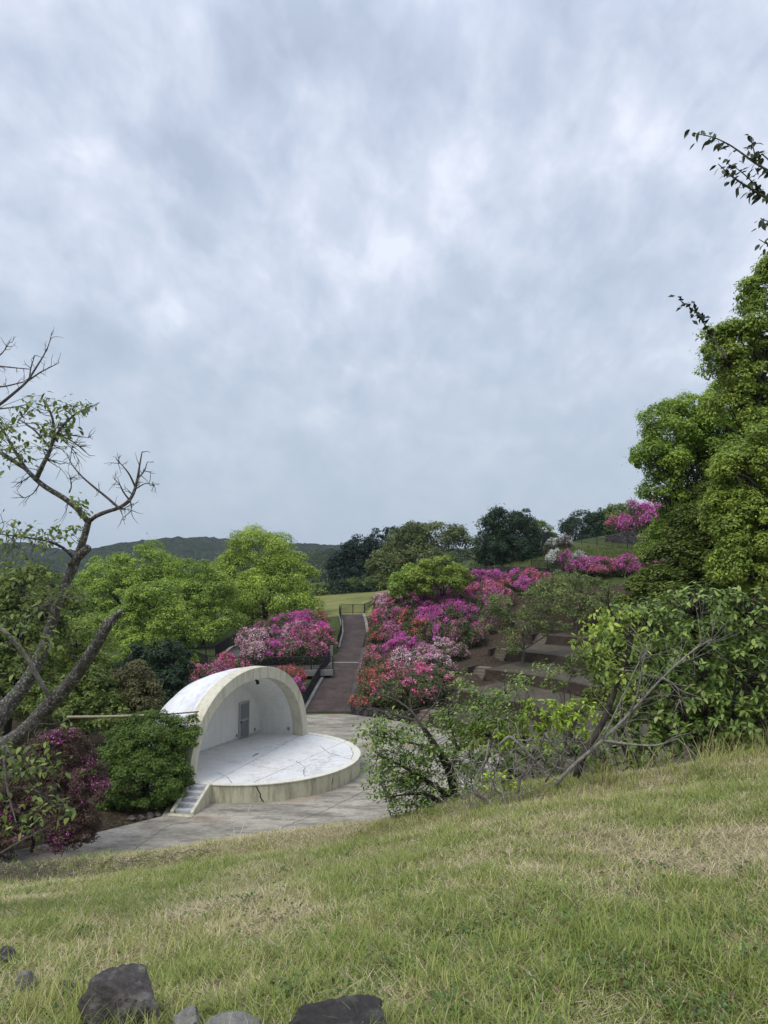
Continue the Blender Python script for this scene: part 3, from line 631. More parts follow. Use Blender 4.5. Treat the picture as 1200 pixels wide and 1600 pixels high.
o = put('stage_nosing', half_ring(5.25, 5.62, ST - 0.032, ST + 0.035).mesh('stage_nosing', SO), paint('pale nosing paint', (0.68, 0.66, 0.55), (0.36, 0.33, 0.25), 0.5), shell); bevel(o, 0.02, 2)
fl = bpy.data.objects['stage_floor']
zc = ST + 0.004
ribbon('joint', [g2(330, 1223, ST), g2(420, 1176, ST), g2(466, 1150, ST)], 0.024, zc, crk, fl, SO, 0.004)
ribbon('joint', [g2(395, 1223, ST), g2(470, 1190, ST), g2(535, 1160, ST)], 0.022, zc, crk, fl, SO, 0.004)
ribbon('joint', [g2(320, 1184, ST), g2(420, 1200, ST), g2(530, 1210, ST)], 0.016, zc, crk, fl, SO, 0.006)
ribbon('crack', [g2(463, 1189, ST), g2(477, 1199, ST), g2(474, 1208, ST), g2(478, 1219, ST)], 0.03, zc, crk, fl, SO, 0.04)
ribbon('crack', [g2(340, 1207, ST), g2(356, 1215, ST), g2(364, 1226, ST)], 0.024, zc, crk, fl, SO, 0.03)
ribbon('crack', [g2(500, 1165, ST), g2(515, 1177, ST), g2(548, 1186, ST)], 0.03, zc, crk, fl, SO, 0.04)
ribbon('crack', [g2(548, 1168, ST), g2(552, 1178, ST), g2(546, 1192, ST), g2(525, 1203, ST)], 0.025, zc, crk, fl, SO, 0.01)
ribbon('crack', [g2(395, 1182, ST), g2(400, 1179, ST), g2(404, 1177, ST)], 0.08, zc + .002, crk, fl, SO, 0.03)
# jagged crack down the front wall: thin strips standing 3 mm proud of the curve
def wall_crack(pxs, w):
    mb = MB(); prev = None; vs = []
    for (x, y) in pxs:
        best = None
        for t in np.linspace(0.02, math.pi - 0.02, 900):
            q = AC + CH * (-5.584 * math.cos(t)) - BK * (5.584 * math.sin(t))
            sx = 600 + F * q[0] / (q[1] * cA)   # close enough to pick the place along the wall
            d = abs(q[0] / q[1] - ray(x, y)[0])
            if q[1] < 42 and (best is None or d < best[0]): best = (d, t, q)
        t = best[1]; z = H + ray(x, y)[2] * best[2][1]; z = min(max(z, 0.0), ST - 0.05)
        for s in (-1, 1):
            tt = t + s * w * (0.5 + rng.random()) / 2 / 5.58; q = AC + CH * (-5.584 * math.cos(tt)) - BK * (5.584 * math.sin(tt)); vs.append((q[0], q[1], z))
    mb.add(vs, [(2 * i, 2 * i + 1, 2 * i + 3, 2 * i + 2) for i in range(len(pxs) - 1)]); return mb
fw = bpy.data.objects['front_wall']
put('crack', wall_crack([(400, 1228), (402, 1233), (405, 1238), (407, 1241), (407, 1245), (410, 1250), (412, 1254)], 0.06).mesh('crack', SO), crk, fw)
put('crack', wall_crack([(519, 1216), (520, 1221), (518, 1226)], 0.05).mesh('crack', SO), crk, fw)
# stairs in front of the left foot of the arch
sf_l, sf_r = atZ(268, 1270, 0)[:2], atZ(299, 1276, 0)[:2]; stl, str_ = atZ(299, 1223, ST)[:2], atZ(327, 1228, ST)[:2]
dirv = ((stl + str_) - (sf_l + sf_r)) / 2; L = np.hypot(*dirv); dirv /= L; side = np.array([dirv[1], -dirv[0]])
wid = abs((sf_r - sf_l) @ side); base = (sf_l + sf_r) / 2
Ms = Matrix.Rotation(math.atan2(dirv[1], dirv[0]), 3, 'Z')
stair = put('stair_base', MB().box((base[0] - dirv[0] * .12, base[1] - dirv[1] * .12, 0.0), (0.3, wid + 0.1, 0.06), Ms).mesh('stair_base', SO), M_['creamwall'], shell)
for i in range(5):
    z1 = ST * (i + 1) / 5 - (0.002 if i == 4 else 0); a = L * 0.08 + L * 0.92 * i / 5; b = L * 0.08 + L * 0.92 * (i + 1) / 5 + (0.25 if i == 4 else 0)
    q = base + dirv * (a + b) / 2
    bevel(put('step', MB().box((q[0], q[1], z1 / 2 - 0.02), (b - a - 0.002, wid - 0.34, z1 + 0.04), Ms).mesh('step', SO), M_['steps'], stair), 0.015)
for s in (-1, 1):
    q0 = base + side * s * (wid / 2 - 0.075); vs = []
    L2 = L + (0.10 if s > 0 else 0.25)
    for w in (-0.08, 0.08):
        for t, z in ((0, -0.08), (L2, -0.08), (L2, ST + 0.06), (L - 0.15, ST + 0.06), (0.0, 0.14)):
            p = q0 + dirv * t + side * w; vs.append((p[0], p[1], z))
    fs = [(4, 3, 2, 1, 0), (5, 6, 7, 8, 9)] + [(i, (i + 1) % 5, (i + 1) % 5 + 5, i + 5) for i in range(5)]
    bevel(put('cheek_wall', MB().add(vs, fs).mesh('cheek_wall', SO), M_['cream'], shell), 0.03, 3)
# grey outer wall under the left foot, white switch box on it
q = sp(-5.0, 0.95, -0.1)
put('side_plinth', MB().box((q[0] - 0.03, q[1] + 0.1, 0.45), (0.9, 1.2, 0.9), MC).mesh('side_plinth', SO), concrete('mouldy plinth', (0.16, 0.16, 0.15), (0.34, 0.34, 0.32), (0.06, 0.06, 0.055), 0.6, 1.6, False, False), shell)
q = atY(296, 1184, 37.6)
bevel(put('switch_box', MB().box((q[0], q[1], q[2]), (0.42, 0.28, 0.55), MC).mesh('switch_box', SO), M_['boxpaint'], shell), 0.02)
# hook and conduit
q = atY(316, 1119, 38.6); hk = [(q[0] + 0.0, q[1], q[2] + 0.14), (q[0] + 0.05, q[1] - .05, q[2] + 0.0), (q[0] - 0.02, q[1] - .08, q[2] - 0.1), (q[0] - 0.10, q[1] - .08, q[2] - 0.05), (q[0] - 0.11, q[1] - .05, q[2] + 0.05)]
put('hook', MB().tube(hk, 0.03, 6).mesh('hook', SO), M_['black'], shell)
# rusty pole from a bamboo sleeve to the shell
a = atY(326, 1110.5, 38.4); m_ = atY(220, 1118, 37.0); b = atY(104, 1120.5, 35.6)
pole = thing('guy_pole', 'thin rusty pole with a pale sleeve reaching from the shrubs to the bandshell hook', 'pole', tuple(b))
put('pole', MB().tube([a, (a + m_) / 2 + np.array([0, 0, -.03]), m_, (m_ + b) / 2], 0.035, 6).mesh('pole', b), M_['rust'], pole)
put('sleeve', MB().tube([m_ + (b - m_) * -.04, (m_ + b) / 2 + np.array([0, 0, -0.02]), b], 0.062, 8).mesh('sleeve', b), flat_mat('aged bamboo', (0.34, 0.29, 0.17), 0.6, 0, 0.2, 8), pole)

# ------------------------------------------------------------------ black metal fences
def fence(name, label, line, h=1.05, spacing=1.9, pick=0.12, group='black metal fences'):
    line = [np.array(p, float) for p in line]; seg = [np.hypot(*(b - a)[:2]) for a, b in zip(line[:-1], line[1:])]; tot = sum(seg)
    def at(s):
        for (a, b), q in zip(zip(line[:-1], line[1:]), seg):
            if s <= q + 1e-6: return a + (b - a) * (s / q)
            s -= q
        return line[-1]
    root = thing(name, label, 'fence', tuple(line[0]), group); o = line[0]; k = max(1, round(tot / spacing))
    for i in range(k + 1):
        p = at(tot * i / k); put('post', MB().box((p[0], p[1], p[2] + h / 2 - 0.1), (0.07, 0.07, h + 0.24)).mesh('post', o), M_['black'], root)
    for zz_ in (h, 0.14):
        N = max(8, int(tot)); put('rail', MB().tube([at(tot * i / N) + np.array([0, 0, zz_]) for i in range(N + 1)], 0.026, 4).mesh('rail', o), M_['black'], root)
    mb = MB(); N = int(tot / pick)
    for i in range(N):
        p = at(tot * (i + .5) / N); mb.box((p[0], p[1], p[2] + h / 2 + .07), (0.032, 0.032, h - 0.14))
    put('pickets', mb.mesh('pickets', o), M_['black'], root, kind='stuff')
    return root
fence('metal_fence', 'black metal fence climbing beside the lower half of the brown path', offs(PL[:3], 0.25), 1.1)
fence('metal_fence', 'black metal fence bending along the upper half of the brown path', offs(PL[3:], 0.2), 1.1)
e0 = offs(PL[3:], 0.2)[-1]
fence('metal_fence', 'short black fence across the top end of the brown path', [e0 + np.array([0.15, 0.3, 0]), atY(570, 959, 90), ], 1.1)
fence('metal_fence', 'black fence going uphill behind the pale lawn edge at the path top', [atY(569, 958, 90.5), atY(606, 943, 96)], 1.1)
fence('metal_fence', 'long black fence along the near edge of the level ramp behind the bandshell', [p + np.array([0, 0, 0.02]) for p in offs(RR, 0.14)], 1.15)
fence('metal_fence', 'black fence on the far side of the ramp under the bright green trees', [atZ(294, 1030, 2.3), atZ(318, 1030, 2.4), atZ(336, 1028, 2.5), atZ(358, 1013, 2.85), atZ(386, 1003, 3.2)], 1.1)
p = PL[2] + np.array([0.0, 0.5, 0]); o = put('gate_post', MB().box((p[0] - .1, p[1] + 0.2, p[2] + 0.75), (0.24, 0.24, 1.5)).mesh('gate_post', tuple(p)), M_['kerb'], loc=tuple(p))
bevel(o, 0.02); o['label'] = 'pale grey square stone post where the ramp meets the brown path'; o['category'] = 'post'
# hilltop walls and fences
w1 = [atY(x, y, Y) for x, y, Y in ((738, 894, 92), (780, 893, 91), (830, 895, 90), (880, 897, 89), (930, 899, 88))]
o = put('stone_wall', wall_line([q[:2] for q in w1][::-1], -0.4, [q[2] - 1.4 for q in w1][::-1], [q[2] + 0.62 for q in w1][::-1]).mesh('stone_wall', w1[0]), M_['stonewall'], loc=tuple(w1[0]))
o['label'] = 'long dark stone retaining wall below the hilltop grass, behind the pink azalea band'; o['category'] = 'stone wall'
w2 = [atY(x, y, Y) for x, y, Y in ((945, 846, 106), (975, 853, 103), (1010, 858, 100), (1062, 862, 97), (1110, 866, 95))]
top2 = [0.7, 2.0, 2.1, 2.1, 2.1]
o = put('stone_wall', wall_line([q[:2] for q in w2][::-1], -0.5, [q[2] - 1.2 for q in w2][::-1], [q[2] + t for q, t in zip(w2, top2)][::-1]).mesh('stone_wall', w2[0]), M_['stonewall'], loc=tuple(w2[0]))
o['label'] = 'dark rubble wall under the magenta azaleas on the hilltop'; o['category'] = 'stone wall'
fence('metal_fence', 'thin black fence on the hilltop in front of the dark rubble wall', [atY(856, 846, 106), atY(900, 848, 105), atY(945, 853, 102), atY(1010, 868, 97), atY(1060, 873, 94)], 1.0, 2.4, 0.16)
fence('metal_fence', 'short black fence on the stone wall beside the white azaleas', [w1[2] + np.array([0, -.2, .6]), w1[3] + np.array([0, -.2, .6])], 0.9, 2.0, 0.14)
p = atY(853, 850, 105); o = put('sign_board', MB().box((p[0], p[1], p[2] + 0.75), (0.95, 0.18, 1.5)).box((p[0], p[1], p[2] - .1), (1.1, 0.3, 0.3)).mesh('sign_board', tuple(p)), M_['black'], loc=tuple(p))
o['label'] = 'small dark board standing on the hilltop by the white azalea bush'; o['category'] = 'board'

# ------------------------------------------------------------------ plants
DIA_V = np.array([(-0.5, 0, 0), (0, -0.27, 0.07), (0.5, 0, -0.04), (0, 0.27, 0.07)], float); DIA_F = np.array([(0, 1, 2, 3)])
# a pointed, slightly folded and drooping leaf, for plants near the camera
def leaf_template(w=0.26, droop=0.18, fold=0.06):
    xs_ = np.array([0, 0.22, 0.5, 0.78, 1.0]); ws = np.array([0.06, 0.8, 1.0, 0.62, 0.02]) * w
    V = []
    for x_, w_ in zip(xs_, ws):
        z_ = -droop * x_ ** 2
        V += [(x_, -w_, z_ + fold * w_ / w), (x_, 0, z_), (x_, w_, z_ + fold * w_ / w)]
    Fq = []
    for i in range(4):
        for j in range(2): Fq.append((3 * i + j, 3 * i + 3 + j, 3 * i + 4 + j, 3 * i + 1 + j))
    return np.array(V, float), np.array(Fq)

def puffs(spec, rg):
    """spec: list of (cx,cy,cz, rx,ry,rz, number of puffs, puff radius) lobes -> puff centres, radii, lobe index"""
    P = []; Rr = []; I = []; D = []
    for i, (cx, cy, cz, rx, ry, rz, k, pr) in enumerate(spec):
        d = dirs(int(k * 1.6) + 4, rg); d = d[d[:, 2] > -0.55][:k]
        rad = 0.62 + 0.42 * rg.random((len(d), 1)) ** 0.6
        p = np.array([cx, cy, cz]) + d * np.array([rx, ry, rz]) * rad
        keep = np.ones(len(p), bool)
        for j, q in enumerate(spec):
            if j == i: continue
            keep &= (((p - np.array(q[:3])) / np.array(q[3:6])) ** 2).sum(1) > 0.30
        P.append(p[keep]); D.append(d[keep]); Rr.append(pr * (0.45 + 0.95 * rg.random(keep.sum()) ** 1.3)); I += [i] * int(keep.sum())
    return np.concatenate(P), np.concatenate(Rr), np.array(I), np.concatenate(D)
def foliage(P, Rr, D, per, size, rg, flat=0.62, up=0.75, jit=0.5, fill=0.22):
    """leaf sprays on the outer upper side of every puff"""
    nP = len(P); w_ = np.maximum(6, (per * np.clip((Rr / Rr.mean()) ** 1.6, 0.25, 2.6)).astype(int)); idx = np.repeat(np.arange(nP), w_); N = len(idx)
    d = dirs(N, rg) + np.array([0, 0, 0.35]) + D[idx] * 0.45; d /= np.linalg.norm(d, axis=1, keepdims=True)
    lump = 0.62 + 0.75 * fbm(d[:, 0] * 2.6 + idx * 1.37, d[:, 1] * 2.6 + d[:, 2] * 3.1 + idx * 0.71, 3)
    rr = np.where(rg.random(N) < fill, 1.1 * rg.random(N) ** 0.5, (0.80 + 0.34 * rg.random(N)) * lump)
    rr = rr * np.where(rg.random(N) < 0.06, 1.2 + 0.4 * rg.random(N), 1.0)
    pos = P[idx] + d * (Rr[idx] * rr)[:, None] * np.array([1, 1, flat])
    nrm = d * 0.7 + np.array([0, 0, up]) + rg.normal(size=(N, 3)) * jit * 0.6
    M = frames(nrm, rg.random(N) * 6.283) * (size * (0.6 + 0.8 * rg.random(N)))[:, None, None]
    pt = rg.random(nP); t = np.stack([np.clip(0.55 * pt[idx] + 0.2 + 0.45 * (rg.random(N) - 0.5), 0, 1), rg.random(N), np.zeros(N)], 1)
    return M, pos, t
def limb_path(a, b, rg, wob=0.12, k=6, sag=0.0):
    a = np.array(a, float); b = np.array(b, float); L = np.linalg.norm(b - a); out = []
    o1, o2 = rg.normal(size=3) * wob * L, rg.normal(size=3) * wob * L
    for i in range(k + 1):
        t = i / k; out.append(a + (b - a) * t + o1 * math.sin(math.pi * t) * 0.7 + o2 * math.sin(2 * math.pi * t) * 0.35 + np.array([0, 0, sag * L * math.sin(math.pi * t)]))
    return out
def tree(name, label, cat, base, spec, per, leaf, m, bark, trunk_r, seed, group=None, fork=0.35, flat=0.72, up=0.55, twig=1, limb_show=1.0, fill=0.34):
    """base: ground point; spec: lobes relative to base"""
    rg = np.random.default_rng(seed); base = np.array(base, float)
    root = thing(name, label, cat, tuple(base), group)
    P, Rr, I, D = puffs(spec, rg)
    M, pos, t = foliage(P, Rr, D, per, leaf, rg, flat, up, fill=fill)
    V, Fq, T = inst(DIA_V, DIA_F, M, pos, t)
    put('crown', npmesh('crown', V, Fq, T), m, root)
    mb = MB(); cz = min(q[2] - q[5] for q in spec); top = np.array([np.mean([q[0] for q in spec]), np.mean([q[1] for q in spec]), np.mean([q[2] for q in spec])])
    f = np.array([top[0] * 0.35, top[1] * 0.35, max(0.5, top[2] * fork)])
    tp = limb_path((0, 0, -0.5), f, rg, 0.04, 5); mb.tube(tp, [trunk_r * (1.25 - 0.55 * i / 5) for i in range(6)], 9)
    for i, q in enumerate(spec):
        c = np.array(q[:3]) + np.array([0, 0, -q[5] * 0.15]); lp = limb_path(f, c, rg, 0.09, 6, 0.05); r0 = trunk_r * 0.62 * (min(1, (q[3] / max(1e-3, max(z_[3] for z_ in spec)))) * .5 + .5)
        mb.tube(lp, [r0 * (1 - 0.7 * k_ / 6) for k_ in range(7)], 6)
        mine = np.nonzero(I == i)[0]; rg.shuffle(mine)
        for j in mine[:int(14 * twig)]:
            mb.tube(limb_path(lp[3 + (j % 4)], P[j] + np.array([0, 0, -0.1 * Rr[j]]), rg, 0.10, 4), [r0 * 0.32, r0 * 0.24, r0 * 0.17, r0 * 0.11, r0 * 0.06], 4)
    put('trunk', mb.mesh('trunk', smooth=True), bark, root)
    return root
def lobes_px(base, Y, items, depth=0.8):
    """items: (x, y, rx_px, ry_px, puffs, puff_px, dY) crowns as seen -> lobes relative to base"""
    out = []
    for x, y, rx, ry, k, pr, dy in items:
        q = atY(x, y, Y + dy); s = (Y + dy) / F
        out.append((q[0] - base[0], q[1] - base[1], q[2] - base[2], rx * s, rx * s * depth, ry * s, k, pr * s))
    return out
def px_tree(name, label, cat, bx, Y, items, per, leaf, m, bark, tr, seed, base_z=None, **kw):
    d = ray(bx, 900); x = d[0] * Y; z = (max(gz(x, Y), float(hill_z(x, Y))) if Y < 36 else gz(x, Y)) if base_z is None else base_z
    base = (x, Y, z)
    return tree(name, label, cat, base, lobes_px(base, Y, items), per, leaf, m, bark, tr, seed, **kw)

# bright trees behind the bandshell
px_tree('broadleaf_tree', 'large rounded yellow green tree behind the left azalea bank', 'tree', 418, 92,
        [(410, 868, 48, 40, 60, 15, 0), (372, 900, 38, 34, 46, 14, -1), (446, 905, 44, 36, 52, 14, -1), (410, 935, 62, 40, 64, 14, -3), (466, 940, 28, 26, 26, 12, -2), (360, 940, 34, 30, 34, 13, 0), (395, 965, 40, 22, 30, 12, -4)],
        210, 0.22, M_['yellow'], M_['bark'], 0.42, 11)
px_tree('broadleaf_tree', 'tall bright green tree left of the yellow green tree, against the far hill', 'tree', 215, 88,
        [(225, 888, 44, 32, 46, 13, 0), (175, 905, 46, 32, 44, 13, 0), (260, 915, 40, 34, 42, 13, -1), (200, 940, 60, 40, 60, 13, -2), (150, 935, 40, 40, 36, 13, -2), (270, 960, 50, 34, 36, 12, -3)],
        200, 0.22, M_['camphor'], M_['bark'], 0.38, 12)
px_tree('broadleaf_tree', 'bright green tree just right of the tall one, its low skirt over the ramp fence', 'tree', 318, 80,
        [(300, 905, 34, 28, 34, 11, 0), (330, 930, 36, 30, 38, 11, 0), (295, 945, 40, 34, 40, 12, -1), (342, 968, 30, 24, 26, 10, -1), (322, 985, 30, 20, 22, 10, -2), (275, 990, 34, 34, 30, 11, -2)],
        200, 0.20, M_['camphor'], M_['bark'], 0.32, 13)
px_tree('broadleaf_tree', 'fresh green tree in front of the other bright trees, above the dark shrubs', 'tree', 238, 66,
        [(240, 945, 38, 34, 44, 13, 0), (215, 985, 42, 36, 46, 13, 0), (268, 985, 36, 34, 40, 12, -1), (235, 1020, 56, 34, 52, 13, -1), (285, 1022, 22, 26, 18, 11, 0)],
        220, 0.185, M_['camphor'], M_['bark'], 0.28, 14)
px_tree('broadleaf_tree', 'low yellow green tree behind the leaning grey limb on the left', 'tree', 105, 56,
        [(120, 1000, 44, 36, 44, 14, 0), (85, 1040, 46, 38, 44, 14, 0), (140, 1050, 40, 36, 40, 14, -1), (100, 1085, 56, 30, 44, 14, -2)],
        200, 0.18, M_['maple'], M_['bark'], 0.22, 15)
px_tree('broadleaf_tree', 'olive tinged tree at the far left behind the leafy cherry limb', 'tree', 20, 50,
        [(40, 925, 50, 34, 44, 14, 0), (-20, 950, 50, 50, 44, 15, 0), (90, 945, 42, 26, 34, 12, -1), (30, 985, 60, 40, 50, 15, -1), (-30, 1030, 60, 50, 44, 15, -1), (30, 1060, 50, 50, 40, 15, -2), (0, 1110, 70, 40, 44, 15, -3)],
        170, 0.19, M_['green'], M_['bark'], 0.26, 16)
px_tree('shrub_tree', 'dark evergreen shrub tree at the left shoulder of the bandshell', 'tree', 245, 53,
        [(262, 1030, 32, 26, 34, 11, 0), (232, 1040, 36, 30, 36, 11, 0), (275, 1065, 28, 30, 30, 11, -1), (240, 1085, 46, 34, 44, 12, -1), (275, 1100, 24, 20, 18, 11, -3)],
        125, 0.20, M_['dark'], M_['bark'], 0.16, 17)
px_tree('shrub_tree', 'bronze tinged shrub between the leaning limb and the dark shrub', 'shrub', 200, 47.5,
        [(205, 1062, 26, 24, 30, 10, 0), (185, 1085, 32, 26, 34, 10, 0), (222, 1092, 30, 26, 32, 10, -.5), (200, 1115, 44, 22, 36, 10, -1)],
        125, 0.16, M_['brownbush'], M_['bark'], 0.10, 18)
px_tree('shrub_tree', 'mid green tree between the leaning limb and the bronze shrub', 'tree', 140, 46,
        [(140, 1075, 40, 30, 40, 12, 0), (110, 1105, 50, 34, 44, 12, -1), (160, 1120, 36, 26, 30, 12, -1)], 120, 0.20, M_['green'], M_['bark'], 0.14, 19)
px_tree('garden_shrub', 'dense rounded green shrub leaning on the left foot of the bandshell', 'shrub', 225, 36.6,
        [(222, 1195, 54, 60, 200, 12, 0.0), (235, 1150, 52, 32, 110, 11, 0.4), (200, 1180, 46, 42, 80, 11, 0.2), (250, 1182, 32, 40, 60, 11, 0.2), (225, 1222, 68, 44, 130, 11, -0.6), (190, 1245, 36, 32, 50, 11, -0.6), (254, 1242, 28, 34, 46, 11, -0.3), (292, 1150, 18, 22, 22, 9, 0.5), (300, 1136, 12, 18, 12, 8, 0.6)],
        130, 0.105, M_['shrubgreen'], M_['bark'], 0.10, 20, fork=0.15)

# right of centre: conifers and wood on the skyline
for i, (bx, top, w, bot) in enumerate(((537, 850, 20, 925), (562, 838, 26, 922), (590, 830, 26, 915), (616, 824, 24, 910), (640, 818, 20, 905), (655, 822, 22, 900))):
    h = bot - top; lab = ['lowest dark conifer at the left end of the skyline group', 'second dark conifer from the left on the skyline', 'third dark conifer from the left on the skyline', 'dark conifer mid way up the skyline group', 'tallest standing dark conifer right of the skyline group', 'dark conifer peeping over the olive spreading tree'][i]
    px_tree('conifer', lab, 'tree', bx, 140 + 2 * (i % 3), [(bx, top + 0.25 * h, w * .62, h * .24, 30, 8, 0), (bx - 6, top + 0.5 * h, w * .95, h * .26, 40, 9, 0), (bx + 5, top + 0.75 * h, w * 1.15, h * .28, 44, 9, -1)],
            70, 0.42, M_['darkblue'], M_['bark'], 0.3, 30 + i, group='dark conifers on the skyline')
px_tree('spreading_tree', 'wide olive green umbrella shaped tree with pale branches on the skyline', 'tree', 665, 115,
        [(680, 838, 46, 20, 46, 11, 0), (640, 850, 40, 20, 40, 11, 0), (715, 852, 34, 24, 36, 11, 1), (610, 880, 34, 22, 34, 10, 0), (660, 878, 50, 24, 44, 11, -2), (725, 885, 30, 24, 30, 10, 0), (590, 905, 22, 14, 18, 9, 0), (640, 905, 40, 14, 26, 9, -2)],
        80, 0.36, M_['olive'], M_['pale_bark'], 0.34, 41, twig=0.8)
px_tree('broadleaf_tree', 'dark round evergreen tree standing alone on the hilltop left of the white azaleas', 'tree', 797, 101,
        [(790, 822, 30, 26, 44, 9, 0), (770, 840, 24, 28, 34, 9, 0), (815, 838, 26, 28, 38, 9, 0), (795, 860, 42, 24, 60, 9, -1), (772, 868, 26, 16, 30, 8, -1), (815, 868, 28, 16, 34, 8, -1), (795, 876, 34, 10, 26, 8, -1.5), (818, 815, 16, 14, 14, 7, 1)],
        150, 0.26, M_['dark'], M_['bark'], 0.28, 42, fork=0.2, flat=0.95, up=0.3)
px_tree('broadleaf_tree', 'paler green tree half hidden behind the dark round hilltop tree', 'tree', 842, 122, [(842, 832, 18, 16, 22, 7, 0), (856, 842, 14, 14, 16, 7, 0), (838, 852, 22, 14, 20, 7, 0)], 80, 0.32, M_['green'], M_['bark'], 0.2, 43)
for i, (x, y, rx, ry, lab) in enumerate(((912, 822, 30, 18, 'dark low tree on the hilltop skyline just left of the magenta azaleas'), (945, 815, 26, 18, 'dark tree behind the left end of the magenta hilltop azaleas'), (975, 806, 28, 18, 'highest dark tree behind the magenta hilltop azaleas'))):
    px_tree('broadleaf_tree', lab, 'tree', x, 128 - i, [(x, y, rx, ry, 40, 8, 0), (x - 12, y + 10, rx * .8, ry * .9, 30, 8, -1), (x + 12, y + 12, rx * .8, ry, 30, 8, -1), (x, y + 22, rx * 1.1, ry * .8, 34, 8, -1.5)], 90, 0.32, M_['dark' if i < 2 else 'green'], M_['bark'], 0.22, 44 + i, group='dark hilltop trees', flat=0.9, up=0.3)
px_tree('broadleaf_tree', 'small fresh green tree on the azalea bank below the spreading olive tree', 'tree', 690, 82,
        [(690, 885, 30, 16, 36, 8, 0), (668, 900, 26, 16, 30, 8, 0), (712, 902, 24, 16, 28, 8, 0), (690, 915, 40, 14, 36, 8, -.6)], 110, 0.22, M_['maple'], M_['bark'], 0.12, 51, fork=0.5)
px_tree('broadleaf_tree', 'rounded fresh green bushy tree at the left end of the azalea bank top', 'tree', 642, 84,
        [(640, 902, 22, 18, 30, 8, 0), (630, 920, 20, 18, 26, 8, 0), (655, 922, 22, 18, 28, 8, 0)], 110, 0.22, M_['camphor'], M_['bark'], 0.10, 52, fork=0.4)
# hedge row along the back of the lawn
for i, x in enumerate(range(500, 620, 17)):
    y = 928 - (x - 500) * 0.13 - (i % 2) * 3
    px_tree('hedge_shrub', f'dark shrub in the row behind the pale lawn, {["first", "second", "third", "fourth", "fifth", "sixth", "seventh", "eighth"][i]} from the left', 'shrub', x, 128 + (i % 2) * 2,
            [(x, y, 13, 13, 24, 7, 0), (x + 5, y + 6, 13, 11, 20, 7, -.5)], 60, 0.34, M_['dark' if i % 3 else 'green'], M_['bark'], 0.12, 60 + i, group='dark shrubs behind the lawn')
px_tree('bare_tree', 'thin grey leafless tree in front of the far wooded hill', 'tree', 512, 133, [(512, 900, 10, 14, 5, 4, 0), (505, 905, 8, 10, 4, 4, 0)], 12, 0.2, M_['brownbush'], M_['pale_bark'], 0.16, 70, twig=1.5)

# thin trees growing between the terraces
px_tree('young_cherry_tree', 'thin dull green tree growing on the terraces right of the azalea bank', 'tree', 815, 66,
        [(800, 950, 40, 24, 26, 11, 0), (850, 940, 44, 26, 28, 11, 0), (820, 982, 46, 22, 24, 11, -1), (775, 978, 24, 18, 14, 10, 0), (805, 1018, 26, 12, 7, 9, -1), (870, 975, 34, 20, 18, 11, -1)], 80, 0.17, M_['dullcherry'], M_['deadbrown'], 0.13, 71, twig=1.2, fill=0.6)
px_tree('young_cherry_tree', 'loose dull green tree in front of the hilltop wall, right of the thin terrace tree', 'tree', 900, 76,
        [(880, 915, 36, 20, 28, 10, 0), (925, 925, 40, 24, 30, 10, 0), (900, 950, 50, 26, 34, 11, -1), (950, 955, 36, 26, 26, 11, -1), (850, 925, 26, 18, 18, 9, 0)], 85, 0.21, M_['dullcherry'], M_['deadbrown'], 0.14, 72, twig=1.2, fill=0.5)
px_tree('young_cherry_tree', 'low leafy tree over the middle terrace wall, left of the bleached limbs', 'tree', 880, 44,
        [(872, 1070, 26, 10, 8, 8, 0), (890, 1050, 30, 12, 10, 8, 0), (915, 1030, 26, 16, 14, 10, 0)], 60, 0.16, M_['dullcherry'], M_['deadbrown'], 0.08, 73, twig=1.2, fill=0.6)

# big trees on the right
px_tree('broadleaf_tree', 'fresh green round tree on the right, sky showing through under its crown', 'tree', 1120, 34,
        [(1060, 672, 52, 42, 54, 15, 0), (1095, 650, 50, 36, 46, 15, 0.5), (1035, 715, 40, 36, 40, 14, -.5), (1080, 725, 56, 40, 54, 15, -.5), (1130, 700, 60, 60, 54, 16, 1), (1050, 765, 46, 26, 34, 13, 0), (1140, 780, 50, 50, 44, 16, 1), (1090, 800, 50, 34, 46, 15, .5), (1060, 825, 36, 22, 30, 13, .8), (1140, 650, 44, 50, 46, 15, 1), (1110, 850, 50, 40, 44, 15, 1), (1160, 740, 50, 60, 50, 16, 1.5), (1040, 850, 40, 26, 30, 13, .8)],
        230, 0.12, M_['camphor'], M_['bark'], 0.26, 81, fork=0.62)
rt = px_tree('broadleaf_tree', 'very tall green tree filling the right edge above the round tree', 'tree', 1255, 25,
        [(1215, 470, 52, 60, 50, 17, 0), (1185, 560, 60, 66, 64, 18, 0), (1140, 555, 36, 46, 40, 15, 0), (1240, 600, 80, 80, 70, 19, 1), (1160, 640, 44, 44, 44, 16, 0), (1200, 700, 60, 60, 60, 18, -.5), (1260, 430, 60, 60, 40, 18, 0), (1300, 520, 80, 90, 50, 20, 1), (1290, 720, 90, 90, 50, 20, 1)],
        210, 0.105, M_['maple'], M_['bark'], 0.34, 82, fork=0.5)
px_tree('broadleaf_tree', 'lower yellow green maple at the right edge in front of the tall tree', 'tree', 1230, 20,
        [(1170, 740, 48, 44, 56, 16, 0), (1200, 700, 50, 40, 46, 16, 0), (1150, 800, 44, 40, 50, 15, 0), (1190, 830, 60, 50, 70, 17, -.3), (1160, 880, 46, 40, 50, 15, -.3), (1240, 790, 60, 80, 56, 18, 0.5), (1215, 900, 50, 50, 50, 16, -.3)],
        200, 0.085, M_['maple'], M_['bark'], 0.20, 83, fork=0.4)
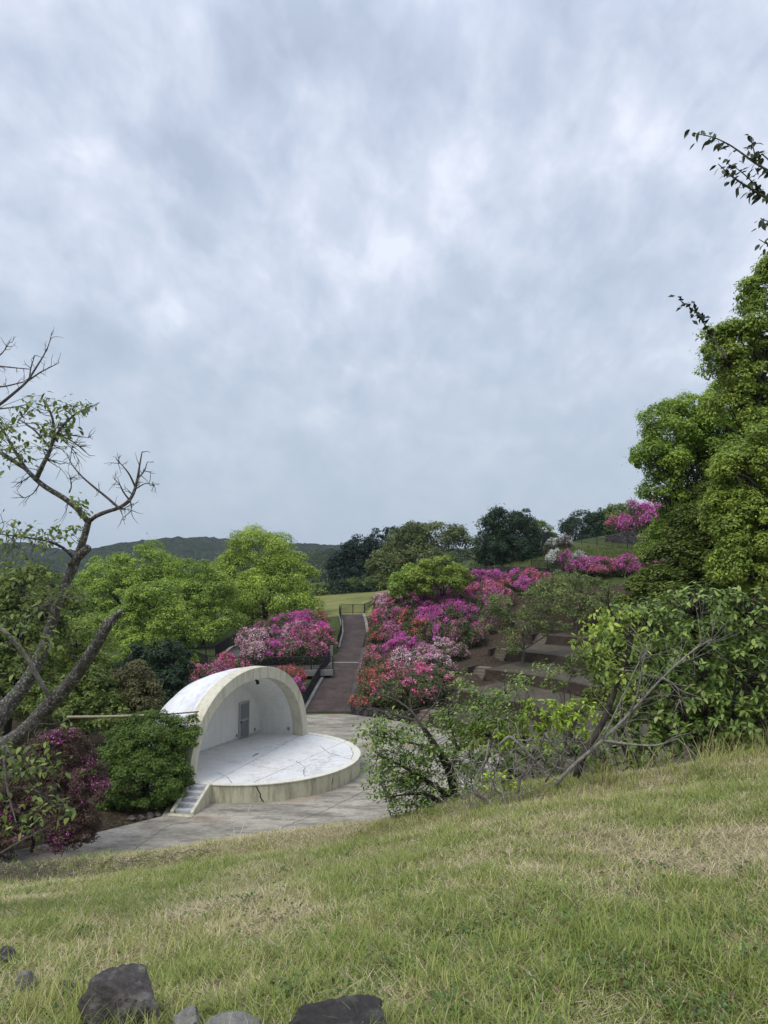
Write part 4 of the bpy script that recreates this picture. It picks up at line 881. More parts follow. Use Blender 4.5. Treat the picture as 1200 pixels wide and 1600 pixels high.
px_tree('broadleaf_tree', 'dark layered evergreen between the round tree and the maple', 'tree', 1085, 30,
        [(1090, 830, 40, 40, 44, 15, 0), (1060, 880, 50, 34, 50, 14, 0), (1110, 890, 50, 44, 54, 15, -.5), (1030, 915, 46, 26, 40, 13, 0), (1075, 930, 60, 36, 60, 14, -.5), (1010, 945, 36, 24, 28, 12, 0), (1130, 800, 36, 50, 36, 15, 1), (1160, 930, 50, 50, 50, 15, 0), (985, 960, 36, 22, 30, 12, .3), (1180, 850, 50, 60, 50, 15, 1)],
        190, 0.125, M_['green'], M_['bark'], 0.2, 84, fork=0.3, up=1.1)
px_tree('broadleaf_tree', 'dark shrub tree low behind the tangle of bleached limbs', 'tree', 985, 24,
        [(990, 985, 44, 34, 44, 14, 0), (1040, 975, 50, 30, 44, 14, 0), (960, 1030, 40, 40, 40, 14, 0), (1010, 1050, 60, 50, 56, 15, -.5), (960, 1100, 50, 40, 40, 14, -.5)],
        120, 0.12, M_['green'], M_['bark'], 0.12, 85, fork=0.3)

px_tree('understory_shrub', 'dark green thicket in the shade under the tall right trees, behind the glossy leaved shrub', 'shrub', 1110, 18,
        [(1080, 1010, 60, 50, 60, 15, 0), (1150, 1010, 70, 50, 60, 15, 0), (1050, 1090, 60, 50, 60, 15, -.3), (1130, 1100, 70, 60, 70, 15, -.3), (1210, 1080, 60, 70, 60, 15, -.3), (1090, 1150, 70, 40, 50, 14, -.5), (1180, 1150, 70, 40, 50, 14, -.5)],
        120, 0.10, M_['shrubgreen'], M_['bark'], 0.10, 86, fork=0.2)

# ------------------------------------------------------------------ azaleas
AZ = []
def azalea_proto(seed, per_l=4200, per_f=5200):
    rg = np.random.default_rng(seed)
    spec = [(0, 0, 0.55, 1.0, 1.0, 0.62, 26, 0.30)] + [(math.cos(a) * 0.55, math.sin(a) * 0.55, 0.45 + 0.15 * rg.random(), 0.55, 0.55, 0.5, 12, 0.24) for a in rg.random(4) * 6.28]
    P, Rr, I, D = puffs(spec, rg)
    k = max(8, per_l // len(P)); M, pos, t = foliage(P, Rr, D, k, 0.095, rg, 0.8, 0.5)
    # skirt of leaves down to the ground
    a = rg.random(700) * 6.283; zz_ = rg.random(700) * 0.5; rr = 0.72 + 0.25 * rg.random(700)
    ps = np.stack([np.cos(a) * rr, np.sin(a) * rr, zz_], 1); Ms = frames(ps * np.array([1, 1, 0.3]) + rg.normal(size=(700, 3)) * .4, rg.random(700) * 6.28) * 0.10
    V, Fq, T = inst(DIA_V, DIA_F, np.concatenate([M, Ms]), np.concatenate([pos, ps]), np.concatenate([t, np.stack([rg.random(700), rg.random(700), 0 * a], 1)]))
    leafm = npmesh('azalea_foliage', V, Fq, T)
    nz = fbm(P[:, 0] * 2.1 + seed, P[:, 1] * 2.1 + P[:, 2] * 3)
    flower = np.nonzero(nz > np.quantile(nz, 0.22))[0]
    k = per_f // len(flower); M, pos, t = foliage(P[flower], Rr[flower] * 1.13, D[flower], k, 0.084, rg, 0.8, 0.5, 0.9, 0.02)
    nf = fbm(pos[:, 0] * 2.3 + seed * 3.1, pos[:, 1] * 2.3 + pos[:, 2] * 2.1, 3); keep = (rg.random(len(pos)) < np.clip((pos[:, 2] - 0.12) * 2.2, 0.06, 1)) & ((nf > 0.43) | (rg.random(len(pos)) < 0.06))
    V, Fq, T = inst(DIA_V, DIA_F, M[keep], pos[keep], t[keep]); fm = npmesh('azalea_blossoms', V, Fq, T)
    keep2 = keep & (nf > 0.55) & (rg.random(len(pos)) < 0.75); V, Fq, T = inst(DIA_V, DIA_F, M[keep2], pos[keep2], t[keep2]); fm2 = npmesh('azalea_blossoms_sparse', V, Fq, T)
    mb = MB()
    for j in range(6):
        aa = j * 1.05; mb.tube(limb_path((0, 0, -0.15), (0.6 * math.cos(aa), 0.6 * math.sin(aa), 0.55), rg, 0.08, 3), [0.035, 0.028, 0.02, 0.01], 4)
    return leafm, fm, fm2, mb.mesh('azalea_stems')
AZP = [azalea_proto(200 + i) for i in range(5)]
az_n = [0]
def azalea(pos, r, h, colour, label, group, sparse=False, leafm=None):
    i = az_n[0]; az_n[0] += 1; L_, F_, F2, S_ = AZP[i % 5]
    root = thing('azalea_bush', label, 'azalea', tuple(pos), group)
    root.scale = (r, r * (0.9 + 0.2 * rng.random()), h); root.rotation_euler = (0, 0, rng.random() * 6.283)
    put('foliage', L_, leafm or M_['azleaf'], root); put('blossoms', F2 if sparse else F_, FL[colour], root); put('stems', S_, M_['bark'], root)
    return root
ORD = ['first', 'second', 'third', 'fourth', 'fifth', 'sixth', 'seventh', 'eighth', 'ninth', 'tenth', 'eleventh', 'twelfth', 'thirteenth']
CN = {'magenta': 'magenta', 'pink': 'bright pink', 'red': 'coral red', 'pale': 'pale pink', 'white': 'white', 'dusky': 'dusky pink'}
def bank(rows, group, where, fromwhat, seeds, r, h, sparse_p=0.25, lift=0.0):
    """rows of bushes given by the pixel of their foot; colours come from the nearest seed"""
    rg = np.random.default_rng(len(group))
    for ri, (y, xsr) in enumerate(rows):
        for ci, x in enumerate(xsr):
            xx, yy = x + rg.uniform(-4, 4), y + rg.uniform(-3, 3); p = ground_hit(xx, yy)
            k = min(seeds, key=lambda s: (s[0] - xx) ** 2 + 2.2 * (s[1] - (yy - 14)) ** 2 + rg.uniform(0, 260))
            lab = f'{CN[k[2]]} azalea{where}, row {["one", "two", "three", "four", "five", "six", "seven", "eight"][ri]} up, {ORD[ci]} from {fromwhat}'
            f = rg.uniform(0.85, 1.2); azalea((p[0], p[1], p[2] + lift), r * f, h * f * rg.uniform(0.9, 1.12), k[2], lab, group, k[3] if len(k) > 3 else rg.random() < sparse_p)
seedsA = [(600, 945, 'pale'), (575, 965, 'pink'), (588, 1000, 'red', True), (580, 1020, 'pink'), (612, 985, 'dusky'), (585, 1040, 'pink', True), (600, 1075, 'red', True), (630, 1090, 'pink', True), (650, 1065, 'pink', True), (655, 1040, 'pale'), (630, 1018, 'magenta'), (655, 948, 'magenta'), (690, 975, 'magenta'), (715, 955, 'magenta'), (668, 1022, 'pale'), (645, 985, 'red', True), (740, 930, 'pink'), (770, 905, 'pink'), (800, 900, 'magenta'), (835, 893, 'pink'), (640, 950, 'pink'), (750, 1000, 'dusky', True), (745, 965, 'magenta', True), (620, 930, 'dusky', True)]
bank([(1106, [580, 604, 628, 652]), (1082, [584, 608, 632, 656, 674]), (1058, [590, 614, 638, 662, 682]), (1034, [594, 618, 642, 666, 688, 706]), (1008, [596, 620, 644, 668, 692, 714, 736]), (984, [596, 618, 642, 668, 692, 718, 742, 764]), (962, [600, 626, 652, 680, 708, 736, 762]), (945, [648, 676, 704, 732, 760, 784])],
     'azaleas on the bank right of the path', ', bank right of the path', 'the path', seedsA, 1.35, 1.55)
bank([(926, [752, 776, 800, 824, 848]), (914, [742, 764, 788, 812, 836])], 'pink azaleas below the stone wall', ', band under the stone wall', 'the left', [(760, 900, 'magenta'), (790, 905, 'pink'), (820, 900, 'magenta'), (840, 893, 'pink'), (775, 912, 'red')], 1.25, 1.15)
bank([(899, [912, 932, 952, 972, 992, 1012])], 'pink azaleas right of the white ones', ', band right of the white ones', 'the left', [(920, 885, 'magenta'), (950, 880, 'pink'), (1000, 870, 'magenta')], 1.5, 1.4)
seedsE = [(400, 985, 'dusky'), (440, 985, 'magenta'), (490, 985, 'magenta'), (500, 962, 'red', True), (400, 1010, 'pale'), (450, 995, 'pale'), (495, 1010, 'pink'), (470, 1005, 'dusky'), (420, 1005, 'magenta')]
bank([(1036, [408, 430, 452, 474, 496]), (1016, [406, 428, 450, 472, 496]), (1000, [416, 438, 460, 484, 500]), (986, [450, 472, 494])], 'azaleas on the bank left of the path', ', bank left of the path', 'the left', seedsE, 1.4, 1.5, 0.12)
for x, y, c_, lab in ((440, 1088, 'pink', 'pink azalea bush right behind the top of the bandshell arch'), (458, 1088, 'magenta', 'magenta azalea bush between the bandshell and the path fence'), (450, 1070, 'red', 'coral azalea bush under the ramp kerb behind the bandshell')):
    azalea(ground_hit(x, y + 4), 1.05, 1.3, c_, lab, 'azaleas behind the bandshell')
for x, y, c_, lab in ((305, 1078, 'pink', 'pink azalea bush left of the bandshell roof, nearest the dark shrub'), (330, 1076, 'dusky', 'dusky pink azalea bush beside the bandshell roof'), (362, 1062, 'pink', 'pink azalea bush peeping over the top of the bandshell roof')):
    azalea(ground_hit(x, y), 1.3, 1.5, c_, lab, 'azaleas behind the bandshell')
for x, y, r_, h_, c_, lab, sps in ((864, 858, 1.0, 1.2, 'white', 'upper white azalea mound on the hilltop grass, half brown', False), (882, 856, 1.0, 1.3, 'white', 'white azalea mound touching the upper brown one, nearer the hilltop wall', True), (866, 886, .95, 1.5, 'white', 'lower left white azalea above the stone wall', False), (883, 887, .8, 1.5, 'magenta', 'magenta azalea between two white ones above the stone wall', False), (903, 885, .9, 1.3, 'white', 'lower right white azalea above the stone wall', False), (757, 886, .6, 1.0, 'white', 'small white azalea at the left foot of the dark round hilltop tree', False)):
    azalea(ground_hit(x, y), r_, h_, c_, lab, 'white azaleas on the hilltop', sps, M_['azbrown'] if sps else None)
for x, y, lab in ((848, 868, 'small brown leafless looking shrub left of the lower white azaleas'), (938, 880, 'small reddish brown shrub on the hilltop grass right of the white azaleas')):
    p = ground_hit(x, y); tree('brown_shrub', lab, 'shrub', p, [(0, 0, .4, .7, .6, .45, 16, .25)], 60, .14, M_['azbrown'], M_['bark'], .03, int(x), fork=.1)
for x, y, Y, r_, h_, c_, lab in ((958, 826, 108, 1.5, 1.5, 'pink', 'low pink azalea at the left end of the hilltop wall'), (990, 838, 104.5, 2.1, 3.6, 'magenta', 'big magenta azalea above the hilltop wall, left of three'), (1015, 840, 104, 2.3, 3.9, 'magenta', 'big magenta azalea above the hilltop wall, middle of three'), (1042, 842, 103, 2.2, 3.2, 'pink', 'big pink azalea above the hilltop wall, right of three'), (1062, 842, 103, 2.0, 2.6, 'magenta', 'magenta azalea beyond the right end of the hilltop row')):
    p = atY(x + 10, y - 1, Y); azalea(tuple(p), r_, h_ * .92, c_, lab, 'magenta azaleas on the hilltop')
# bronze azalea in front of the stage on the left, with few flowers
rg = np.random.default_rng(5)
b0 = np.array([atY(50, 1330, 30.4)[0], 30.4, 0.0])
specH = lobes_px(b0, 30.4, [(95, 1185, 48, 40, 90, 10, 0), (50, 1215, 60, 60, 110, 11, 0.3), (115, 1230, 46, 44, 90, 10, -.2), (60, 1285, 74, 48, 130, 11, -.6), (110, 1290, 40, 44, 80, 10, -.8), (0, 1240, 60, 60, 90, 11, 0.2), (-20, 1300, 60, 50, 80, 11, -.4)])
az = tree('azalea_bush', 'large bronze leaved azalea with a few magenta flowers at the left edge of the plaza', 'azalea', b0, specH, 100, 0.085, M_['azbrown'], M_['bark'], 0.08, 91, fork=0.12)
P, Rr, I, D = puffs(specH, np.random.default_rng(91)); cl_ = np.array([atY(x, y, 29.6) - b0 for x, y in ((135, 1240), (150, 1250), (90, 1152), (130, 1195), (60, 1290), (20, 1275), (100, 1300), (165, 1200))])
dd = np.min(np.linalg.norm((P[:, None] - cl_[None]) * np.array([1, .25, 1]), axis=2), axis=1); f_ = np.nonzero((dd < 0.42) | (rg.random(len(P)) < 0.025))[0]
M, pos, t = foliage(P[f_], Rr[f_] * 1.08, D[f_], 20, 0.07, rg, 0.8, 0.5, 0.9, 0.0); V, Fq, T = inst(DIA_V, DIA_F, M, pos, t)
put('blossoms', npmesh('blossoms', V, Fq, T), FL['magenta'], az)

rg = np.random.default_rng(61)
mp_ = [ground_hit(rg.uniform(838, 1000), rg.uniform(856, 890)) for _ in range(420)] + [ground_hit(rg.uniform(742, 850), rg.uniform(872, 891)) for _ in range(160)]
mp_ = np.array([p for p in mp_ if 86 < p[1] < 112]); ix = np.repeat(np.arange(len(mp_)), 26); N = len(ix)
pos = mp_[ix] + rg.normal(size=(N, 3)) * np.array([.35, .35, 0]); d = rg.normal(size=(N, 3)) * .45 + np.array([0, 0, 1.0]); hgt = (0.22 + 0.35 * rg.random(N))
side_ = np.cross(d, rg.normal(size=(N, 3))); side_ /= np.linalg.norm(side_, axis=1, keepdims=True); d /= np.linalg.norm(d, axis=1, keepdims=True)
Mm = np.stack([d * hgt[:, None], side_ * 0.09, np.cross(d, side_) * 0.1], 2); pos += d * hgt[:, None] * .4
V, Fq, T = inst(DIA_V, DIA_F, Mm, pos, np.stack([rg.random(N), rg.random(N), np.zeros(N)], 1)); put('meadow_grass', npmesh('meadow_grass', V, Fq, T), leaf_mat('meadow grass blades', (0.07, 0.10, 0.025), (0.12, 0.155, 0.04), (0.20, 0.21, 0.07)), kind='stuff')

# ------------------------------------------------------------------ far hills and woods
def hill_ridge(name, prof, Y0, depth, foot, m, amp, seed):
    prof = np.array(prof, float); u = (prof[:, 0] - 600) / F; zr = np.array([atY(a, b, Y0)[2] for a, b in prof])
    uu = np.linspace(u[0], u[-1], 420); vv = np.linspace(-1, 1, 90)
    U, Vv = np.meshgrid(uu, vv); zt = np.interp(U, u, zr)
    prof_d = np.cos(np.clip(np.abs(Vv) * (1.0 + 0.35 * (fbm(U * 14 + seed, Vv * 2) - 0.5)), 0, 1) * math.pi / 2) ** 0.9
    Yv = Y0 + Vv * depth; X = U * Y0
    Z = foot + (zt - foot) * prof_d + (fbm(X / 26 + seed, Yv / 26) - 0.5) * amp * prof_d ** 0.3 + (vnoise(X / 7.5, Yv / 7.5 + seed) - 0.5) * amp * 0.45
    me = npmesh(name, np.stack([X, Yv, Z], -1).reshape(-1, 3), grid_faces(420, 90), None, False)
    return put(name, me, m, kind='structure')
def canopy_mat(name, a, b_, sc):
    m, n, l, b, out = mat(name); tc = n('ShaderNodeTexCoord')
    v = n('ShaderNodeTexVoronoi', ins={'Scale': sc}); l(tc.outputs['Object'], v.inputs['Vector']); no = n('ShaderNodeTexNoise', ins={'Scale': sc * 0.16, 'Detail': 6.0}); l(tc.outputs['Object'], no.inputs['Vector'])
    bw = n('ShaderNodeRGBToBW'); l(v.outputs['Color'], bw.inputs[0])
    s = math_n(n, l, 'ADD', math_n(n, l, 'MULTIPLY', bw.outputs[0], 0.45), math_n(n, l, 'MULTIPLY', no.outputs[0], 0.55))
    rp = ramp(n, [(0.3, a), (0.72, b_)]); l(s, rp.inputs[0]); l(rp.outputs[0], b.inputs['Base Color']); b.inputs['Roughness'].default_value = 1.0; b.inputs['Specular IOR Level'].default_value = 0.0
    bp = n('ShaderNodeBump', ins={'Strength': 1.0, 'Distance': 3.0}); l(v.outputs['Distance'], bp.inputs['Height']); bp.invert = True; l(bp.outputs[0], b.inputs['Normal'])
    return m
M_['canopy'] = canopy_mat('distant forest canopy', (0.012, 0.020, 0.013), (0.036, 0.048, 0.026), 0.16)
hill_ridge('far_hill', [(-700, 840), (-400, 858), (-150, 846), (0, 848), (55, 856), (120, 871), (185, 863), (245, 848), (290, 843), (330, 842), (370, 845), (420, 850), (470, 852), (530, 854), (600, 860), (700, 862), (850, 850), (1000, 846), (1300, 850), (1800, 845)], 1350, 520, -10, M_['canopy'], 13, 1.0)
hill_ridge('near_hill', [(-500, 900), (0, 905), (250, 902), (380, 893), (430, 880), (475, 868), (520, 862), (560, 863), (620, 868), (720, 875), (1000, 880)], 430, 160, -9, M_['canopy'], 6, 4.0)
rg = np.random.default_rng(77); wv = []; 
for i in range(230):
    x = rg.uniform(360, 640); Yw = rg.uniform(285, 430); t_ = (Yw - 270) / 160
    ytop = np.interp(x, [360, 430, 475, 520, 640], [897, 880, 868, 862, 866]); y = ytop + (1 - t_) * 46 * (1 if x > 420 else .6) + rg.uniform(-1, 3)
    q = atY(x, y, Yw); wv.append((q[0], q[1], q[2] - 1.5, 4.6 * rg.uniform(.7, 1.4)))
wv = np.array(wv); d_ = dirs(len(wv) * 95, rg); d_[:, 2] = np.abs(d_[:, 2]) * 1.0 - 0.15; ix = np.repeat(np.arange(len(wv)), 95)
lump = 0.85 + 0.3 * vnoise(d_[:, 0] * 3 + ix * 1.7, d_[:, 1] * 3 + d_[:, 2] * 4)
pos = wv[ix, :3] + d_ * (wv[ix, 3] * lump)[:, None] * np.array([1, 1, 0.85]); Mm = frames(d_ + np.array([0, 0, .5]) + rg.normal(size=d_.shape) * .35, rg.random(len(d_)) * 6.28) * (1.15 * (0.6 + 0.8 * rg.random(len(d_))))[:, None, None]
pt = rg.random(len(wv)); V, Fq, T = inst(DIA_V, DIA_F, Mm, pos, np.stack([np.clip(pt[ix] * .8 + .2 * rg.random(len(ix)), 0, 1), rg.random(len(ix)), 0 * ix], 1))
put('distant_woods', npmesh('distant_woods', V, Fq, T), leaf_mat('mixed forest leaves', (0.022, 0.040, 0.022), (0.045, 0.066, 0.028), (0.085, 0.105, 0.040)), kind='stuff')

# ------------------------------------------------------------------ the grassy bank
def greenness(x, y):
    g = 0.62 * fbm(x * 0.85 + 3, y * 0.85 + 1, 4) + 0.38 * fbm(x * 3.1, y * 3.1 + 7, 3)
    u = x / np.maximum(y, 0.3)
    g = g + 0.10 * np.exp(-((u - 0.12) / 0.35) ** 2 - ((y - 4.8) / 1.8) ** 2) - 0.06 * np.exp(-((u - 0.42) / 0.14) ** 2 - ((y - 3.6) / 1.0) ** 2)
    return np.clip((g - 0.34) / 0.30, 0, 1)
xs = np.arange(-24, 26, 0.25); ys = np.arange(-4, 39, 0.2); gx, gy = np.meshgrid(xs, ys)
hzv = hill_z(gx, gy); bare = np.clip((-gx / np.maximum(gy, .3) - 0.28) * 6, 0, 1) * np.clip((gy - 7.8) / 1.5, 0, 1)
tint = np.stack([greenness(gx, gy), bare, 0 * gx], -1).reshape(-1, 3)
def bank_mat():
    m, n, l, b, out = mat('thatch and soil'); at = n('ShaderNodeAttribute', attribute_name='tint'); sp_ = n('ShaderNodeSeparateColor'); l(at.outputs['Color'], sp_.inputs[0])
    tc = n('ShaderNodeTexCoord'); f = n('ShaderNodeTexNoise', ins={'Scale': 26.0, 'Detail': 8.0, 'Roughness': 0.75}); l(tc.outputs['Object'], f.inputs['Vector'])
    r1 = ramp(n, [(0.3, (0.085, 0.068, 0.038)), (0.5, (0.27, 0.22, 0.13)), (0.7, (0.45, 0.38, 0.24))]); l(f.outputs[0], r1.inputs[0])
    r2 = ramp(n, [(0.3, (0.060, 0.070, 0.022)), (0.7, (0.20, 0.21, 0.070))]); l(f.outputs[0], r2.inputs[0])
    r3 = ramp(n, [(0.35, (0.030, 0.024, 0.017)), (0.65, (0.15, 0.12, 0.088))]); l(f.outputs[0], r3.inputs[0])
    c = mixc(n, l, sp_.outputs[0], r1.outputs[0], r2.outputs[0]); c = mixc(n, l, sp_.outputs[1], c, r3.outputs[0]); l(c, b.inputs['Base Color'])
    b.inputs['Roughness'].default_value = 1.0; b.inputs['Specular IOR Level'].default_value = 0.1
    bp = n('ShaderNodeBump', ins={'Strength': 1.0, 'Distance': 0.03}); l(f.outputs[0], bp.inputs['Height']); l(bp.outputs[0], b.inputs['Normal']); return m
put('grass_bank', npmesh('grass_bank', np.stack([gx, gy, hzv - 0.012], -1).reshape(-1, 3), grid_faces(len(xs), len(ys)), tint, True), bank_mat(), kind='structure')
def hill_hit(x, y, y0=1.5, y1=12.0):
    d = ray(x, y); Y = np.arange(y0, y1, 0.01); z = hill_z(d[0] * Y, Y); k = np.nonzero(H + d[2] * Y <= z)[0]
    Yh = Y[k[0]] if len(k) else y1
    return np.array([d[0] * Yh, Yh, float(hill_z(d[0] * Yh, Yh))])
BL_V = np.array([(-0.5, 0, 0), (0.5, 0, 0), (-0.42, 0.10, 0.42), (0.42, 0.10, 0.42), (-0.24, 0.36, 0.80), (0.24, 0.36, 0.80), (-0.03, 0.72, 0.98), (0.03, 0.72, 0.98)], float)
BL_F = np.array([(0, 1, 3, 2), (2, 3, 5, 4), (4, 5, 7, 6)])
def blades(X, Y, hgt, wid, lean, tintv, rg, curl=1.0):
    N = len(X); a = rg.random(N) * 6.283; ca, sa_ = np.cos(a), np.sin(a)
    M = np.zeros((N, 3, 3)); hx = hgt * np.cos(lean); hy = hgt * np.sin(lean)
    # x: width, y: bend direction, z: height leaned over towards the bend direction
    M[:, 0, 0] = wid * ca; M[:, 1, 0] = wid * sa_
    bend = hgt * curl * (0.4 + 0.7 * rg.random(N))
    M[:, 0, 1] = -sa_ * bend; M[:, 1, 1] = ca * bend
    M[:, 0, 2] = -sa_ * hy; M[:, 1, 2] = ca * hy; M[:, 2, 2] = hx
    M[:, 2, 1] = -bend * 0.12
    P = np.stack([X, Y, hill_z(X, Y) - 0.012], 1)
    return inst(BL_V, BL_F, M, P, tintv)
def scatter(n0, y0, y1, rg, umin=-0.62, umax=0.62, pw=1.1):
    tot = int(n0 * (umax - umin) * 2.5 ** pw * ((y1 ** (2 - pw) - y0 ** (2 - pw)) / (2 - pw)))
    q = rg.random(tot); Y = (y0 ** (2 - pw) + q * (y1 ** (2 - pw) - y0 ** (2 - pw))) ** (1 / (2 - pw)); u = rg.uniform(umin, umax, tot)
    return u * Y, Y
rg = np.random.default_rng(21)
X, Y = scatter(10500, 2.0, 11.4, rg); Xw, Yw = scatter(3800, 1.2, 11.0, rg, -1.3, -0.6); Xv, Yv = scatter(3800, 1.2, 11.0, rg, 0.6, 1.3); X = np.r_[X, Xw, Xv]; Y = np.r_[Y, Yw, Yv]; g = greenness(X, Y); u = X / Y
bare = np.clip((-u - 0.28) * 6, 0, 1) * np.clip((Y - 7.8) / 1.5, 0, 1)
keep = rg.random(len(X)) < (0.30 + 0.70 * g) * (1 - 0.86 * bare); X, Y, g = X[keep], Y[keep], g[keep]
gn = np.clip(0.08 + g * 0.62 + rg.normal(size=len(X)) * 0.26, 0, 1)
tall = 0.45 + 1.15 * fbm(X * 3.2 + 40, Y * 3.2, 3) ** 1.3 + 0.5 * (vnoise(X * 9, Y * 9) > 0.72)
hh = (0.022 + 0.040 * rg.random(len(X)) ** 1.4) * tall * (0.85 + 0.45 * g) * (1 + 0.02 * Y); ww = (0.0021 + 0.0024 * rg.random(len(X))) * (1 + 0.075 * (Y - 2))
V1, F1, T1 = blades(X, Y, hh, ww, (rg.random(len(X)) ** 0.8) * 1.15, np.stack([gn, rg.random(len(X)), 0 * g], 1), rg)
X, Y = scatter(4900, 2.0, 11.2, rg); Xw, Yw = scatter(1800, 1.2, 11.0, rg, -1.3, -0.6); Xv, Yv = scatter(1800, 1.2, 11.0, rg, 0.6, 1.3); X = np.r_[X, Xw, Xv]; Y = np.r_[Y, Yw, Yv]; g = greenness(X, Y); u = X / Y
bare = np.clip((-u - 0.28) * 6, 0, 1) * np.clip((Y - 7.8) / 1.5, 0, 1)
keep = rg.random(len(X)) < np.clip(1.05 - 0.6 * g, 0.25, 1) * (1 - 0.85 * bare); X, Y = X[keep], Y[keep]
hh = 0.030 + 0.062 * rg.random(len(X)) ** 1.6; ww = (0.0020 + 0.0022 * rg.random(len(X))) * (1 + 0.07 * (Y - 2))
V2, F2_, T2 = blades(X, Y, hh, ww, 0.9 + rg.random(len(X)) * 0.62, np.stack([0 * X, rg.random(len(X)), 0 * X + 1], 1), rg, 0.45)
def grass_mat():
    m, n, l, b, out = mat('grass blades'); at = n('ShaderNodeAttribute', attribute_name='tint'); sp_ = n('ShaderNodeSeparateColor'); l(at.outputs['Color'], sp_.inputs[0])
    r1 = ramp(n, [(0.0, (0.47, 0.410, 0.215)), (0.28, (0.355, 0.345, 0.120)), (0.6, (0.245, 0.290, 0.068)), (1.0, (0.150, 0.225, 0.040))]); l(sp_.outputs[0], r1.inputs[0])
    c = mixc(n, l, sp_.outputs[2], r1.outputs[0], (0.55, 0.47, 0.31))
    g_ = math_n(n, l, 'ADD', math_n(n, l, 'MULTIPLY', sp_.outputs[1], 0.8), 0.6); vm = n('ShaderNodeVectorMath', operation='SCALE'); l(c, vm.inputs[0]); l(g_, vm.inputs['Scale'])
    l(vm.outputs[0], b.inputs['Base Color']); b.inputs['Roughness'].default_value = 0.6; b.inputs['Specular IOR Level'].default_value = 0.25
    tr = n('ShaderNodeBsdfTranslucent'); l(vm.outputs[0], tr.inputs[0]); ms = n('ShaderNodeMixShader'); ms.inputs[0].default_value = 0.3; l(b.outputs[0], ms.inputs[1]); l(tr.outputs[0], ms.inputs[2]); l(ms.outputs[0], out.inputs[0]); return m
M_['grass'] = grass_mat()
put('grass', npmesh('grass', V1, F1, T1), M_['grass'], kind='stuff')
put('dry_grass', npmesh('dry_grass', V2, F2_, T2), M_['grass'], kind='stuff')
# taller tufts: along the crest under the shrubs, and about the rocks
def tufts(spots, rg):
    Xs = []; Ys = []; Hs = []; Gs = []
    for x, y, rad, k, h, g in spots:
        p = hill_hit(x, y); Xs.append(p[0] + rg.normal(size=k) * rad); Ys.append(p[1] + rg.normal(size=k) * rad); Hs.append(h * (0.5 + 0.7 * rg.random(k))); Gs.append(np.full(k, g))
    X = np.concatenate(Xs); Y = np.concatenate(Ys); Hh = np.concatenate(Hs); G = np.clip(np.concatenate(Gs) + rg.normal(size=len(X)) * 0.15, 0, 1)
    return blades(X, Y, Hh, (0.0030 + 0.0022 * rg.random(len(X))) * (1 + 0.06 * (Y - 2)), rg.random(len(X)) * 0.7, np.stack([G, rg.random(len(X)), 0 * X], 1), rg, 0.8)
sp_l = [(130, 1620, .05, 90, .14, .5), (170, 1632, .04, 70, .12, .6), (205, 1640, .04, 70, .12, .5), (240, 1618, .03, 50, .10, .5), (470, 1640, .05, 60, .08, .6), (560, 1640, .05, 60, .08, .6), (360, 1640, .05, 60, .08, .5), (120, 1575, 0.05, 90, .15, .6), (150, 1590, 0.05, 90, .17, .55), (205, 1598, .05, 70, .12, .7), (75, 1560, .08, 90, .13, .4), (245, 1590, .03, 40, .10, .5), (30, 1590, .10, 120, .14, .4), (430, 1592, .05, 50, .10, .5), (520, 1604, .05, 60, .09, .8), (610, 1598, .08, 60, .10, .5), (300, 1602, .05, 60, .1, .5)]
for i in range(150):
    x = rg.uniform(-20, 1220); yb = np.interp(x, CREST[:, 0], CREST[:, 1]); y = yb + abs(rg.normal()) * 26 + 4
    sp_l.append((x, y, 0.10, 26, rg.uniform(.06, .13) * (1.25 if x > 700 else (0.8 if x > 250 else .7)), rg.uniform(.25, .85)))
for i in range(26):
    x = rg.uniform(930, 1210); sp_l.append((x, np.interp(x, CREST[:, 0], CREST[:, 1]) + rg.uniform(2, 10), 0.07, 18, rg.uniform(.25, .45), rg.uniform(.1, .5)))
for i in range(90): sp_l.append((rg.uniform(0, 1200), rg.uniform(1330, 1590), 0.05, 26, rg.uniform(.06, .10), rg.uniform(.55, 1.0)))
V, Fq, T = tufts(sp_l, rg); put('tall_grass', npmesh('tall_grass', V, Fq, T), M_['grass'], kind='stuff')

# ------------------------------------------------------------------ rocks in the grass
def rock_mat(name, a, b_, lich, amt):
    m, n, l, b, out = mat(name); tc = n('ShaderNodeTexCoord')
    f = n('ShaderNodeTexNoise', ins={'Scale': 40.0, 'Detail': 10.0, 'Roughness': 0.75}); l(tc.outputs['Object'], f.inputs['Vector']); g_ = n('ShaderNodeTexNoise', ins={'Scale': 9.0, 'Detail': 8.0, 'Roughness': 0.7}); l(tc.outputs['Object'], g_.inputs['Vector'])
    s = math_n(n, l, 'ADD', math_n(n, l, 'MULTIPLY', f.outputs[0], .5), math_n(n, l, 'MULTIPLY', g_.outputs[0], .5))
    rp = ramp(n, [(0.36, a), (0.62, b_)]); l(s, rp.inputs[0]); r2 = ramp(n, [(0.53, 0.0), (0.64, amt)]); l(g_.outputs[0], r2.inputs[0]); c = mixc(n, l, r2.outputs[0], rp.outputs[0], lich); l(c, b.inputs['Base Color']); b.inputs['Roughness'].default_value = 0.85
    bp = n('ShaderNodeBump', ins={'Strength': 1.0, 'Distance': 0.03}); l(s, bp.inputs['Height']); l(bp.outputs[0], b.inputs['Normal']); return m
M_['rock'] = rock_mat('dark purple grey rock', (0.020, 0.017, 0.015), (0.105, 0.090, 0.080), (0.24, 0.22, 0.195), 0.8)
M_['rockdark'] = rock_mat('nearly black rock', (0.013, 0.011, 0.010), (0.054, 0.047, 0.042), (0.13, 0.125, 0.12), 0.5)
